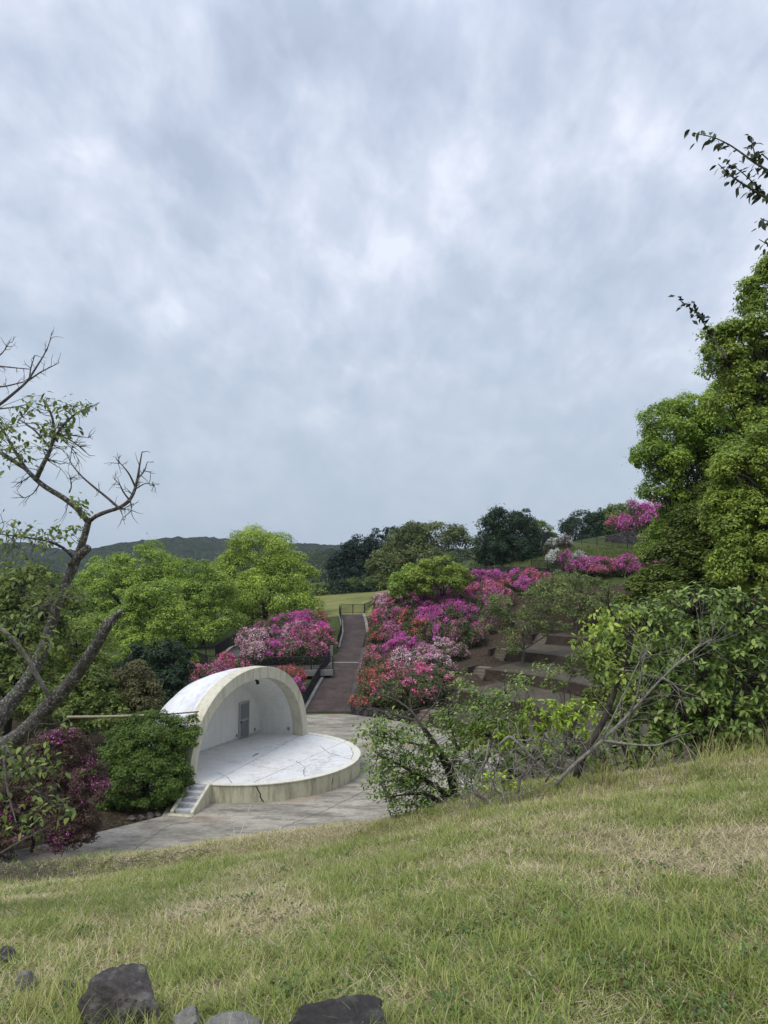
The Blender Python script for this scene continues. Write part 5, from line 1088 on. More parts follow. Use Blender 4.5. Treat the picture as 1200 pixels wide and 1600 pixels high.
M_['rockpale'] = rock_mat('pale lichened rock', (0.12, 0.115, 0.105), (0.31, 0.30, 0.28), (0.09, 0.085, 0.08), 0.5)
def rock(x, y, wpx, hpx, m, label, seed, cuts=9, depth=0.9, tilt=0.0, sink=0.25):
    rg = np.random.default_rng(seed); p = hill_hit(x, y); s = p[1] / F
    import bmesh
    bm = bmesh.new(); bmesh.ops.create_icosphere(bm, subdivisions=5, radius=1.0)
    pl = [(Vector(dirs(1, rg)[0]), rg.uniform(0.42, 0.78)) for _ in range(cuts + 3)]
    for v in bm.verts:
        for nn, d in pl:
            q = v.co.dot(nn) - d
            if q > 0: v.co -= nn * q * 0.98
    sc_ = 1.0
    for v in bm.verts:
        nz = fbm(np.array([v.co.x * 2.2 + seed]), np.array([v.co.y * 2.2 + v.co.z * 1.7]), 4)[0] - 0.5; n2_ = fbm(np.array([v.co.x * 8 + seed]), np.array([v.co.z * 8 + v.co.y * 5]), 3)[0] - 0.5
        v.co *= 1 + 0.20 * nz + 0.12 * n2_ + 0.05 * (fbm(np.array([v.co.x * 22 + seed]), np.array([v.co.z * 22 + v.co.y * 13]), 2)[0] - 0.5)
    me = bpy.data.meshes.new('rock'); bm.to_mesh(me); bm.free()
    co = np.array([v.co[:] for v in me.vertices]); co -= (co.max(0) + co.min(0)) / 2; co /= (co.max(0) - co.min(0)) / 2
    hgt = hpx * s / 0.92
    co *= np.array([wpx * s / 2, wpx * s / 2 * depth, hgt / 2]); c_, s_ = math.cos(tilt), math.sin(tilt)
    co = np.stack([co[:, 0] * c_ - co[:, 2] * s_, co[:, 1], co[:, 0] * s_ + co[:, 2] * c_], 1)
    me.vertices.foreach_set('co', co.astype(np.float32).ravel()); me.update(); me.polygons.foreach_set('use_smooth', [True] * len(me.polygons))
    o = put('rock', me, m, loc=(p[0], p[1] + 0.0, p[2] + hgt * (0.5 - sink)), label=label, category='rock', group='rocks in the grass'); return o
rock(192, 1604, 120, 90, M_['rock'], 'largest rock, purple grey and angular, at the lower left of the grass', 3, 12, 1.0, 0.16, 0.16)
rock(528, 1628, 152, 56, M_['rockdark'], 'flat nearly black rock at the bottom edge of the grass', 14, 8, 0.6, 0.12, 0.2)
rock(368, 1618, 96, 44, M_['rockpale'], 'pale lichened flat rock between the large rock and the black rock', 25, 7, 0.7, 0.0, 0.25)
rock(290, 1612, 48, 40, M_['rockpale'], 'small mottled grey rock just right of the largest rock', 36, 8, 0.8, 0.0, 0.2)
rock(46, 1548, 34, 40, M_['rockpale'], 'small pointed grey rock left of the largest rock', 47, 8, 0.8, 0.2, 0.2)
rock(4, 1506, 34, 24, M_['rock'], 'little dark rock at the left edge of the grass', 58, 8, 0.8, 0.0, 0.2)
rock(108, 1556, 40, 34, M_['rock'], 'half buried rock touching the left side of the largest rock', 69, 8, 0.8, 0.0, 0.35)
rock(592, 1620, 44, 30, M_['rockpale'], 'small tan stone at the right end of the black rock', 71, 8, 0.8, 0.0, 0.3)
for i, (x, y, w_, h_) in enumerate(((205, 1279, 16, 9), (222, 1277, 12, 8), (234, 1275, 13, 10), (247, 1272, 10, 8))):
    p = atZ(x, y, 0.05); o = rock(200, 1580, 10, 10, M_['rock'], f'small dark edging stone below the dense green shrub, {ORD[i]} from the left', 80 + i); s = (w_ * p[1] / F) / (10 * hill_hit(200, 1580)[1] / F); o.location = tuple(p); o.scale = (s, s * .8, s * h_ / w_); o['group'] = 'edging stones by the green shrub'

# ------------------------------------------------------------------ near plants drawn limb by limb
def limb(pxs, r=None):
    """(x, y, Y, radius in photo pixels) -> points and radii"""
    P = [atY(x, y, Y) for x, y, Y, _ in pxs]; Rr = [q[3] * q[2] / F for q in pxs]
    # round the corners
    out = [P[0]]; ro = [Rr[0]]
    for a, b, ra, rb in zip(P[:-1], P[1:], Rr[:-1], Rr[1:]):
        for t in (0.33, 0.67, 1.0): out.append(a + (b - a) * t); ro.append(ra + (rb - ra) * t)
    o2 = [out[0]] + [(out[i - 1] + 2 * out[i] + out[i + 1]) / 4 for i in range(1, len(out) - 1)] + [out[-1]]
    return o2, ro
def twiglets(mb, path, rg, k, L, r, spread=0.8, kink=0.25, child=0.5):
    path = [np.array(p) for p in path]; ends = []
    for i in range(k):
        j = rg.integers(max(1, len(path) // 4), len(path)); t = path[j] - path[j - 1]; t = t / max(1e-6, np.linalg.norm(t))
        d = t * 0.6 + rg.normal(size=3) * spread * np.array([1, .6, 1]); d /= np.linalg.norm(d); ln = L * rg.uniform(.4, 1.0); p = path[j].copy(); pts = [p.copy()]
        for s_ in range(4):
            d = d + rg.normal(size=3) * kink; d /= np.linalg.norm(d); p = p + d * ln / 4; pts.append(p.copy())
        mb.tube(pts, [r, r * .85, r * .65, r * .5, r * .3], 4); ends += pts[2:]
        if rg.random() < child:
            d2 = d + rg.normal(size=3) * .7; d2 /= np.linalg.norm(d2); q = pts[2]; mb.tube([q, q + d2 * ln * .2 + rg.normal(size=3) * .01, q + d2 * ln * .42], [r * .6, r * .45, r * .25], 4); ends.append(q + d2 * ln * .42)
    return ends
LEAF = [leaf_template(w_, dr, fo) for w_, dr, fo in ((0.24, 0.22, 0.05), (0.27, 0.40, 0.07), (0.22, 0.10, 0.04))]
def leaf_dirs(d, up, rg):
    """matrix with x along the leaf and z roughly up"""
    x = d / np.linalg.norm(d, axis=1, keepdims=True); y = np.cross(up, x); y /= np.maximum(1e-6, np.linalg.norm(y, axis=1, keepdims=True)); z = np.cross(x, y)
    return np.stack([x, y, z], 2)
def place_leaves(root, pos, M, size, m, tname, max_parts, rg, prefer=None):
    """the leaves that show largest are objects of their own, the rest one mesh of loose foliage"""
    o = np.array(root.location); N = len(pos); kind = rg.integers(0, 3, N)
    order = np.argsort(-(size / pos[:, 1]) + (0 if prefer is None else -prefer * 10)); top = order[:max_parts]; rest = order[max_parts:]
    protos = []
    for k in range(3):
        row = []
        for v in range(3):
            TV, TF = LEAF[k]; t = np.zeros((len(TV), 3)); t[:, 0] = (0.15, 0.5, 0.85)[v]; t[:, 1] = (.3, .6, .8)[v]
            me = npmesh('leaf', TV, TF, t, True); me.materials.append(m); row.append(me)
        protos.append(row)
    for i in top:
        ob = bpy.data.objects.new('leaf', protos[kind[i]][rg.integers(0, 3)]); C.objects.link(ob); ob.parent = root
        mm = Matrix([list(M[i][r] * size[i]) + [float(pos[i][r] - o[r])] for r in range(3)] + [[0, 0, 0, 1]]); ob.matrix_local = mm
    if len(rest):
        Vs = []; Fs = []; Ts = []; b0_ = 0
        for k in range(3):
            r_ = rest[kind[rest] == k]
            if not len(r_): continue
            TV, TF = LEAF[k]; V, Fq, T = inst(TV, TF, M[r_] * size[r_][:, None, None], pos[r_] - o, np.stack([rg.random(len(r_)), rg.random(len(r_)), 0 * r_], 1)); Vs.append(V); Fs.append(Fq + b0_); Ts.append(T); b0_ += len(V)
        put('foliage', npmesh('foliage', np.concatenate(Vs), np.concatenate(Fs), np.concatenate(Ts), True), m, root, kind='stuff')
def clusters(lst, Y, rg, dY=0.5):
    pos = []
    for c in lst:
        x, y, s, k = c[:4]; yy = c[4] if len(c) > 4 else Y
        for i in range(k): pos.append(atY(x + rg.normal() * s * .62, y + rg.normal() * s * .45, yy + rg.normal() * dY))
    return np.array(pos)
def grow_twigs(mb, skeleton, pos, rg, frac, r):
    sk = np.array(skeleton)
    for p in pos[rg.random(len(pos)) < frac]:
        q = sk[np.argmin(np.linalg.norm(sk - p, axis=1))]; v = p - q; L = np.linalg.norm(v)
        if L < 0.04: continue
        m1 = q + v * .35 + rg.normal(size=3) * L * .07 + np.array([0, 0, .05 * L]); m2 = q + v * .7 + rg.normal(size=3) * L * .07 + np.array([0, 0, .05 * L])
        mb.tube([q, m1, m2, p], [r * 1.4, r, r * .7, r * .4], 4)

# left cherry
rg = np.random.default_rng(31)
bx_, by_ = atY(-210, 1300, 6.0)[0], 6.0; cb = np.array([bx_, by_, float(hill_z(bx_, by_)) - 0.05])
cherry = thing('cherry_tree', 'old lichened cherry tree leaning in from the left edge, half bare with young leaves', 'tree', tuple(cb))
mb = MB(); skel = []
def addl(pxs, k=8, keep=True):
    P, Rr = limb(pxs); mb.tube(P, Rr, k); skel.extend(P) if keep else None; return P
q = cb; s6 = 6.0 / F
mb.tube([cb - np.array([0, 0, .3]), cb + np.array([.02, 0, .2]), atY(-150, 1275, 6.0), atY(-75, 1205, 5.9)], [0.26, 0.22, 0.19, 0.165], 12)
addl([(-75, 1205, 5.9, 24), (-20, 1175, 5.8, 17), (15, 1163, 5.7, 14), (52, 1132, 5.6, 12.5), (80, 1098, 5.5, 11.6), (108, 1070, 5.45, 10.4), (130, 1040, 5.4, 9.6), (150, 1008, 5.35, 9), (165, 982, 5.3, 8.5), (172, 972, 5.3, 7), (182, 962, 5.3, 5), (190, 954, 5.3, 3.6)], 12)
addl([(168, 982, 5.3, 7), (166, 972, 5.3, 6.5), (167, 967, 5.3, 3)], 7)
dbm = MB(); P, Rr = limb([(80, 1094, 5.5, 4), (60, 1060, 5.4, 3.6), (40, 1024, 5.4, 3.8), (14, 993, 5.3, 3.4), (-15, 965, 5.3, 3.4)]); dbm.tube(P, Rr, 8); skel.extend(P); put('dead_branch', dbm.mesh('dead_branch', cb, True), M_['dead'], cherry)
addl([(-75, 1205, 5.9, 24), (-20, 1138, 6.2, 17), (15, 1100, 6.3, 13), (42, 1066, 6.3, 10.5), (66, 1020, 6.3, 9), (84, 965, 6.3, 8.2), (98, 920, 6.3, 7.6), (114, 888, 6.3, 7.4), (124, 862, 6.3, 6.2), (132, 838, 6.3, 5.4), (138, 816, 6.3, 5)], 10)
addl([(112, 884, 6.3, 7), (124, 868, 6.25, 7), (138, 856, 6.2, 6.2)], 8)
addl([(138, 816, 6.3, 4.6), (122, 795, 6.3, 4.5), (100, 778, 6.3, 4.2), (72, 762, 6.3, 4), (55, 748, 6.3, 3.8), (40, 732, 6.4, 3.2), (18, 718, 6.4, 3.4), (-10, 700, 6.5, 3)], 7)
addl([(56, 750, 6.3, 4), (66, 728, 6.2, 3.5), (78, 705, 6.2, 3), (85, 678, 6.2, 2.6), (82, 650, 6.2, 2), (70, 628, 6.2, 1.5)], 6)
addl([(84, 685, 6.2, 2.4), (100, 662, 6.2, 2), (120, 645, 6.2, 1.6), (144, 634, 6.2, 1)], 5)
addl([(40, 732, 6.4, 3), (20, 700, 6.4, 2.4), (5, 672, 6.4, 2), (-15, 650, 6.4, 1.8)], 5)
addl([(78, 700, 6.2, 2), (55, 672, 6.2, 1.6), (30, 655, 6.3, 1.3)], 5)
pr_ = addl([(138, 816, 6.3, 4), (150, 806, 6.2, 3.4), (168, 799, 6.2, 3), (186, 794, 6.1, 2.8), (202, 783, 6.1, 3), (210, 768, 6.1, 2.6), (215, 748, 6.1, 2), (218, 728, 6.1, 1.4), (222, 706, 6.1, .8)], 6, False)
bare = [[(186, 794, 6.1, 2.2), (168, 778, 6.1, 2), (148, 762, 6.1, 1.7), (128, 745, 6.1, 1.3), (112, 726, 6.1, .9), (104, 708, 6.1, .6)], [(212, 762, 6.1, 1.8), (203, 742, 6.05, 1.4), (194, 730, 6.0, 1), (185, 721, 6, .6)], [(203, 782, 6.1, 1.6), (192, 768, 6.05, 1.2), (188, 758, 6, .9), (180, 749, 6, .5)], [(217, 746, 6.1, 1.3), (226, 736, 6.1, 1), (230, 722, 6.1, .6)], [(212, 764, 6.1, 1.2), (228, 754, 6.1, .8), (242, 758, 6.1, .5)], [(204, 784, 6.1, 1.1), (206, 798, 6.1, .8), (192, 809, 6.1, .5)], [(186, 794, 6.1, 2), (196, 796, 6.1, 1.2)],
        [(-30, 650, 6.6, 3), (0, 632, 6.6, 2.6), (22, 614, 6.6, 2.3), (42, 597, 6.6, 2), (56, 575, 6.6, 1.5), (68, 556, 6.6, 1.1), (76, 540, 6.6, .8), (80, 524, 6.6, .5)], [(44, 595, 6.6, 1.5), (62, 582, 6.6, 1.2), (80, 573, 6.6, .8), (92, 567, 6.6, .5)], [(46, 592, 6.6, 1.3), (48, 575, 6.6, 1), (54, 556, 6.6, .6)], [(-20, 606, 6.6, 1.6), (8, 604, 6.6, 1.3), (36, 597, 6.6, 1)], [(-20, 570, 6.6, 1.4), (15, 574, 6.6, 1.1), (48, 577, 6.6, .7)], [(-20, 570, 6.6, 1.3), (4, 552, 6.6, 1), (14, 536, 6.6, .6)], [(-10, 640, 6.6, 1.4), (25, 636, 6.6, 1), (50, 630, 6.6, .6)],
        [(108, 770, 6.3, 1.4), (112, 760, 6.3, 1), (110, 748, 6.3, .7), (120, 742, 6.3, .5)], [(62, 756, 6.3, 1.2), (52, 772, 6.3, .9), (38, 778, 6.3, .5)], [(50, 742, 6.3, 1.1), (35, 752, 6.3, .8), (26, 756, 6.3, .5)], [(86, 676, 6.2, 1.4), (115, 690, 6.2, 1), (140, 712, 6.2, .5)], [(86, 680, 6.2, 1.2), (110, 680, 6.2, .9), (138, 684, 6.2, .5)]]
tw = MB()
for b_ in bare:
    P, Rr = limb(b_); tw.tube(P, Rr, 5); twiglets(tw, P, rg, 7, 0.13, 0.0032, 0.7)
twiglets(tw, pr_, rg, 9, 0.14, 0.004, .7)
for a_, b_, k_ in ((55, 105, 26), (85, 110, 14)):
    pp = [atY(x, y, 6.25) for x, y in ((62, 740), (72, 718), (82, 695), (100, 690), (112, 700))]; twiglets(tw, pp, rg, k_, 0.28, 0.0035, .9)
addl([(118, 874, 6.3, 3), (100, 856, 6.2, 2.4), (78, 846, 6.1, 1.8), (45, 840, 6.0, 1.4), (10, 836, 6.0, 1.2), (-20, 830, 6, 1)], 5)
put('trunk', mb.mesh('trunk', cb, True), M_['lichen'], cherry)
CL = [(20, 690, 34, 46, 6.4), (5, 665, 22, 26, 6.4), (48, 640, 24, 26, 6.2), (62, 624, 16, 14, 6.2), (108, 642, 22, 34, 6.2), (135, 634, 12, 12, 6.2), (80, 678, 22, 46, 6.2), (100, 672, 20, 20, 6.2), (25, 715, 26, 20, 6.4), (122, 783, 14, 14, 6.2), (134, 800, 9, 6, 6.2), (15, 832, 34, 34, 6.0), (60, 838, 26, 24, 6.1), (98, 834, 22, 24, 6.2), (112, 826, 10, 8, 6.2), (30, 862, 40, 36, 6.0), (5, 900, 40, 36, 5.8), (60, 905, 36, 24, 6.0)]
CL2 = [(102, 932, 26, 24, 5.2), (125, 930, 14, 12, 5.2), (55, 955, 34, 26, 5.3), (15, 990, 30, 22, 5.3), (70, 1010, 26, 18, 5.4), (18, 1045, 26, 18, 5.4), (100, 1125, 18, 12, 5.3), (20, 1185, 44, 44, 5.2), (62, 1190, 34, 34, 5.1), (30, 1220, 40, 26, 5.2), (85, 1258, 28, 18, 5.0), (25, 1290, 36, 22, 5.0), (112, 1268, 12, 8, 5.0), (50, 1265, 26, 14, 5.0)]
pos = np.concatenate([clusters(CL, 6.2, rg, .22)] * 1 + [clusters(CL, 6.2, rg, .22)] + [clusters(CL2, 5.2, rg, .2) for _ in range(2)]); nA = 2 * sum(c[3] for c in CL)
sk2 = skel + [atY(x, y, 5.3) for x, y in ((60, 1130), (20, 1180), (55, 1200), (85, 1250), (30, 1270), (100, 930), (60, 950), (20, 985))]
shoot = MB()
for pts in ([(10, 1165, 5.6, 3), (25, 1200, 5.3, 2.2), (55, 1235, 5.1, 1.6), (90, 1262, 5.0, 1)], [(5, 1165, 5.6, 3), (10, 1230, 5.2, 2), (25, 1285, 5.0, 1)], [(84, 965, 6.3, 3), (70, 945, 5.6, 2), (100, 928, 5.2, 1.4), (125, 928, 5.2, .8)], [(-10, 1340, 5, 2), (40, 1310, 5, 1.6), (80, 1290, 5, .8)]):
    P, Rr = limb(pts); shoot.tube(P, Rr, 5); sk2 += P
grow_twigs(tw, sk2, pos, rg, 0.20, 0.0026)
put('twigs', tw.mesh('twigs', cb), M_['deadbrown'], cherry, kind='stuff'); put('shoots', shoot.mesh('shoots', cb), M_['deadbrown'], cherry, kind='stuff')
d = rg.normal(size=(len(pos), 3)); d[:, 2] = -0.35 + 0.35 * rg.normal(size=len(pos)); Ml = leaf_dirs(d, np.array([[0, 0, 1.0]]) + rg.normal(size=(len(pos), 3)) * .25, rg)
size = np.where(np.arange(len(pos)) < nA, 0.054, 0.051) * (0.65 + 0.6 * rg.random(len(pos)))
place_leaves(cherry, pos, Ml, size, M_['cherry'], 'cherry', 280, rg)

# right overhanging cherry
cb = np.array([4.6, 5.6, float(hill_z(4.6, 5.6)) - 0.05]); ch2 = thing('cherry_tree', 'overhanging cherry branch with drooping leaves coloured as backlit against the sky at the upper right', 'tree', tuple(cb))
mb = MB(); skel = []
mb.tube([cb - np.array([0, 0, .3]), cb + np.array([.05, 0, 1.2]), cb + np.array([0.0, 0, 2.6]), atY(1480, 560, 5.6)], [.17, .14, .11, .07], 10)
pths = [[(1480, 560, 5.6, 14), (1400, 450, 5.6, 9), (1300, 365, 5.6, 6), (1230, 325, 5.6, 3.6), (1195, 308, 5.6, 2.2), (1165, 290, 5.6, 1.8), (1142, 275, 5.6, 1.3), (1122, 256, 5.6, .7)], [(1300, 365, 5.6, 5), (1250, 300, 5.6, 3), (1210, 272, 5.6, 2.2), (1180, 255, 5.6, 1.8), (1160, 240, 5.6, 1.5), (1140, 226, 5.6, 1.2), (1115, 214, 5.6, .9), (1083, 208, 5.6, .6)], [(1182, 256, 5.6, 1.3), (1178, 235, 5.6, 1), (1172, 213, 5.6, .6)], [(1250, 300, 5.6, 2), (1215, 262, 5.6, 1.6), (1190, 240, 5.6, 1)], [(1195, 308, 5.6, 1.3), (1172, 280, 5.6, 1), (1150, 262, 5.6, .7), (1135, 255, 5.6, .5)], [(1400, 450, 5.6, 4), (1280, 380, 5.6, 2.4), (1215, 352, 5.6, 1.3), (1188, 341, 5.6, .6)], [(1400, 450, 5.6, 4), (1280, 400, 5.6, 2.2), (1210, 388, 5.6, 1.2), (1186, 374, 5.6, .6)]]
lp = []; ld = []
for pts in pths:
    P, Rr = limb(pts); mb.tube(P, Rr, 6)
    for a, b in zip(P[:-1], P[1:]):
        if a[0] > 3.2: continue
        L = np.linalg.norm(b - a)
        for _ in range(max(1, int(L / 0.011))):
            t = rg.random(); lp.append(a + (b - a) * t + rg.normal(size=3) * .025); ld.append((b - a) / L * .5 + np.array([rg.normal() * .6, rg.normal() * .6, -0.75 + .3 * rg.normal()]))
put('branch', mb.mesh('branch', cb, True), M_['lichen'], ch2)
lp = np.array(lp); ld = np.array(ld); Ml = leaf_dirs(ld, np.array([[0, -.5, 1.0]]) + rg.normal(size=(len(lp), 3)) * .4, rg)
place_leaves(ch2, lp, Ml, 0.068 * (0.6 + 0.6 * rg.random(len(lp))), M_['cherrybacklit'], 'cherry', 260, rg)
# shoot standing out of the tall tree
P, Rr = limb([(1135, 560, 24, 1.6), (1113, 528, 24, 1.3), (1100, 505, 24, 1), (1085, 485, 24, .8), (1062, 469, 24, .5)]); o = rt.location
mb = MB().tube([np.array(p) for p in P], [r for r in Rr], 5); put('shoot', mb.mesh('shoot', o), M_['deadbrown'], rt)
lp = np.array([P[rg.integers(4, len(P))] + rg.normal(size=3) * .10 for _ in range(46)]); M, t = frames(rg.normal(size=(46, 3)) + [0, 0, .6], rg.random(46) * 6.28) * .26, np.stack([rg.random(46) * .4, rg.random(46) * .4, np.zeros(46)], 1)
V, Fq, T = inst(DIA_V, DIA_F, M, lp - np.array(o), t); put('shoot_leaves', npmesh('shoot_leaves', V, Fq, T), M_['cherrybacklit'], rt)

# broad leaved shrub on the right
rg = np.random.default_rng(41)
def near_base(x, Y): X_ = ray(x, 900)[0] * Y; return np.array([X_, Y, max(float(hill_z(X_, Y)), gz(X_, Y)) - 0.05])
def near_shrub(name, label, cat, bx, Y, items, m, bark, leafsize, rosettes, per, parts, seed, trunk_r=.05, droop=0.15, flat=.9, stems=10):
    rg = np.random.default_rng(seed); base = near_base(bx, Y); root = thing(name, label, cat, tuple(base)); spec = lobes_px(base, Y, items, 0.9)
    P, Rr, I, D = puffs(spec, rg); mb = MB(); inner = []
    for q in spec:
        f = np.array([q[0] * .25 + rg.normal() * .1, q[1] * .25, max(.1, q[2] * .25)]); lp_ = limb_path((rg.normal() * .08, rg.normal() * .08, -.2), np.array(q[:3]), rg, .08, 6); mb.tube(lp_, [trunk_r * (1 - .75 * k / 6) for k in range(7)], 7); inner += lp_[2:]
    inner = np.array(inner); sel = rg.choice(len(P), min(len(P), rosettes), replace=False); pos = []; dr = []
    for j in sel:
        q = inner[np.argmin(np.linalg.norm(inner - P[j], axis=1))]; tip = P[j] + D[j] * Rr[j] * rg.uniform(.2, 1.0); ax = tip - q; ax /= max(1e-6, np.linalg.norm(ax)); ax = ax * .6 + D[j] * .4 + np.array([0, 0, .35]); ax /= np.linalg.norm(ax)
        mb.tube([q, (q + tip) / 2 + rg.normal(size=3) * .03, tip], [trunk_r * .22, trunk_r * .15, trunk_r * .08], 4)
        a0 = rg.random() * 6.28; e1 = np.cross(ax, [0.3, .2, .9]); e1 /= np.linalg.norm(e1); e2 = np.cross(ax, e1)
        for k in range(per):
            a = a0 + k * 2.4; s_ = k / per; pos.append(tip - ax * leafsize * .5 * s_ + rg.normal(size=3) * .008); dr.append(e1 * math.cos(a) + e2 * math.sin(a) + ax * (0.55 - .6 * s_) + np.array([0, 0, -droop]) + rg.normal(size=3) * .15)
    put('stems', mb.mesh('stems', smooth=True), bark, root)
    pos = np.array(pos) + base; dr = np.array(dr); up = np.array([[0, 0, 1.0]]) + rg.normal(size=(len(pos), 3)) * .3
    place_leaves(root, pos, leaf_dirs(dr, up, rg), leafsize * (.65 + .5 * rg.random(len(pos))), m, name, parts, rg)
    return root
near_shrub('broadleaf_shrub', 'large leafy shrub with long glossy leaves above the grass crest on the right', 'shrub', 1120, 11.6,
           [(1010, 985, 60, 44, 70, 13, 0.2), (1085, 960, 70, 40, 80, 13, 0.3), (1165, 965, 70, 46, 80, 13, 0.3), (970, 1040, 46, 44, 44, 13, 0.1), (1060, 1050, 60, 60, 80, 14, 0), (1150, 1060, 80, 70, 100, 14, 0), (1210, 1020, 60, 80, 80, 14, 0.3), (1100, 1120, 80, 44, 80, 13, -.2), (1180, 1130, 60, 44, 60, 13, -.2), (1010, 1110, 50, 40, 50, 13, 0.3)],
           M_['loquat'], M_['bark'], 0.118, 1300, 9, 290, 41, .05)
near_shrub('vine_shrub', 'low lime green vine shrub around the tangle of dead twigs', 'shrub', 850, 10.2,
           [(765, 1150, 42, 20, 60, 8, 0), (850, 1120, 42, 24, 70, 8, 0.3), (905, 1115, 30, 18, 34, 8, 0.4), (770, 1222, 22, 10, 16, 7, -.8), (800, 1235, 22, 8, 14, 7, -.9), (820, 1160, 46, 20, 30, 8, 0.2), (885, 1140, 40, 16, 26, 8, 0.3)],
           M_['lime'], M_['deadbrown'], 0.070, 430, 9, 200, 42, .022)
near_shrub('dark_shrub', 'dark low thicket at the grass crest behind the dead twigs', 'shrub', 850, 11.2,
           [(760, 1190, 50, 34, 50, 10, 0), (830, 1185, 50, 36, 60, 10, 0.2), (900, 1180, 50, 34, 50, 10, 0.2), (960, 1170, 44, 34, 50, 10, 0.2), (1000, 1185, 40, 22, 30, 10, 0), (1040, 1165, 40, 26, 40, 10, .2), (1090, 1160, 40, 26, 36, 10, .2)],
           M_['feather'], M_['bark'], 0.085, 400, 7, 120, 43, .03)
# feathery shrub beside the stage, with bare upper branches
rg = np.random.default_rng(44); base = near_base(712, 10.3); fs = thing('feathery_shrub', 'dark green feathery shrub in front of the stage edge with bare upper branches', 'shrub', tuple(base))
mb = MB(); skel = []
for pts in ([(722, 1300, 10.3, 8), (712, 1250, 10.3, 8), (704, 1205, 10.3, 7), (690, 1180, 10.2, 6), (676, 1160, 10.2, 5), (662, 1138, 10.2, 4)], [(712, 1260, 10.3, 6), (690, 1235, 10.2, 4), (660, 1215, 10.1, 3), (625, 1195, 10.0, 2), (592, 1180, 10, 1)], [(715, 1280, 10.3, 5), (690, 1255, 10.1, 4), (665, 1240, 10, 3), (640, 1240, 9.9, 2), (610, 1245, 9.9, 1)], [(704, 1205, 10.3, 4), (715, 1170, 10.4, 3), (735, 1140, 10.5, 2), (760, 1110, 10.6, 1.5), (790, 1085, 10.7, 1)], [(690, 1180, 10.2, 3), (660, 1165, 10.1, 2), (620, 1155, 10, 1.4), (590, 1150, 10, .8)], [(735, 1140, 10.5, 2), (770, 1130, 10.5, 1.4), (810, 1120, 10.5, 1)], [(715, 1170, 10.4, 2), (705, 1140, 10.4, 1.6), (700, 1115, 10.4, 1)]):
    P, Rr = limb(pts); mb.tube(P, Rr, 7); skel += P
put('trunk', mb.mesh('trunk', base, True), M_['bark'], fs)
tw = MB()
for pts in ([(662, 1138, 10.2, 2.4), (655, 1127, 10.2, 2.2), (642, 1110, 10.2, 1.7), (624, 1096, 10.2, 1.3), (596, 1084, 10.2, .9), (566, 1066, 10.2, .5)], [(655, 1127, 10.2, 1.6), (625, 1118, 10.2, 1.2), (590, 1110, 10.2, .9), (556, 1094, 10.2, .5)], [(655, 1127, 10.2, 1.6), (668, 1112, 10.2, 1.2), (682, 1098, 10.2, .9), (692, 1062, 10.2, .5)], [(642, 1110, 10.2, 1.2), (640, 1088, 10.2, .9), (646, 1066, 10.2, .6), (640, 1050, 10.2, .4)], [(624, 1096, 10.2, 1), (604, 1076, 10.2, .7), (590, 1058, 10.2, .4)], [(682, 1098, 10.2, .8), (676, 1078, 10.2, .6), (672, 1056, 10.2, .4)]):
    P, Rr = limb(pts); tw.tube(P, Rr, 5); twiglets(tw, P, rg, 9, 0.22, 0.0045, .7)
FC_K = 0.55
FC = [(590, 1140, 30, 50), (615, 1275, 14, 12), (582, 1215, 20, 30), (605, 1150, 34, 60), (640, 1150, 36, 80), (600, 1190, 24, 60), (640, 1190, 34, 110), (675, 1175, 26, 70), (620, 1225, 30, 80), (660, 1225, 32, 110), (690, 1250, 24, 70), (650, 1258, 22, 50), (615, 1252, 16, 24), (590, 1165, 16, 30), (710, 1165, 20, 40), (700, 1130, 22, 46), (735, 1140, 20, 40), (760, 1110, 24, 50), (790, 1085, 22, 46), (815, 1065, 16, 24), (740, 1085, 24, 40), (715, 1105, 20, 36), (780, 1125, 22, 40), (720, 1060, 14, 16), (730, 1200, 24, 60), (725, 1235, 20, 50), (810, 1120, 18, 26), (850, 1040, 14, 12)]
pos = clusters([(a, b, c, int(k * FC_K)) for a, b, c, k in FC], 10.2, rg, .28); pos = np.concatenate([pos + rg.normal(size=pos.shape) * np.array([.055, .055, .028]) for _ in range(11)])
grow_twigs(tw, skel, pos, rg, .05, 0.0040); put('twigs', tw.mesh('twigs', base), M_['deadbrown'], fs, kind='stuff')
d = rg.normal(size=(len(pos), 3)); d[:, 0] -= .4; d[:, 2] = -.25 + .25 * rg.normal(size=len(pos))
place_leaves(fs, pos, leaf_dirs(d, np.array([[0, 0, 1.0]]) + rg.normal(size=(len(pos), 3)) * .25, rg), 0.056 * (.6 + .6 * rg.random(len(pos))), M_['feather'], 'feather', 200, rg)

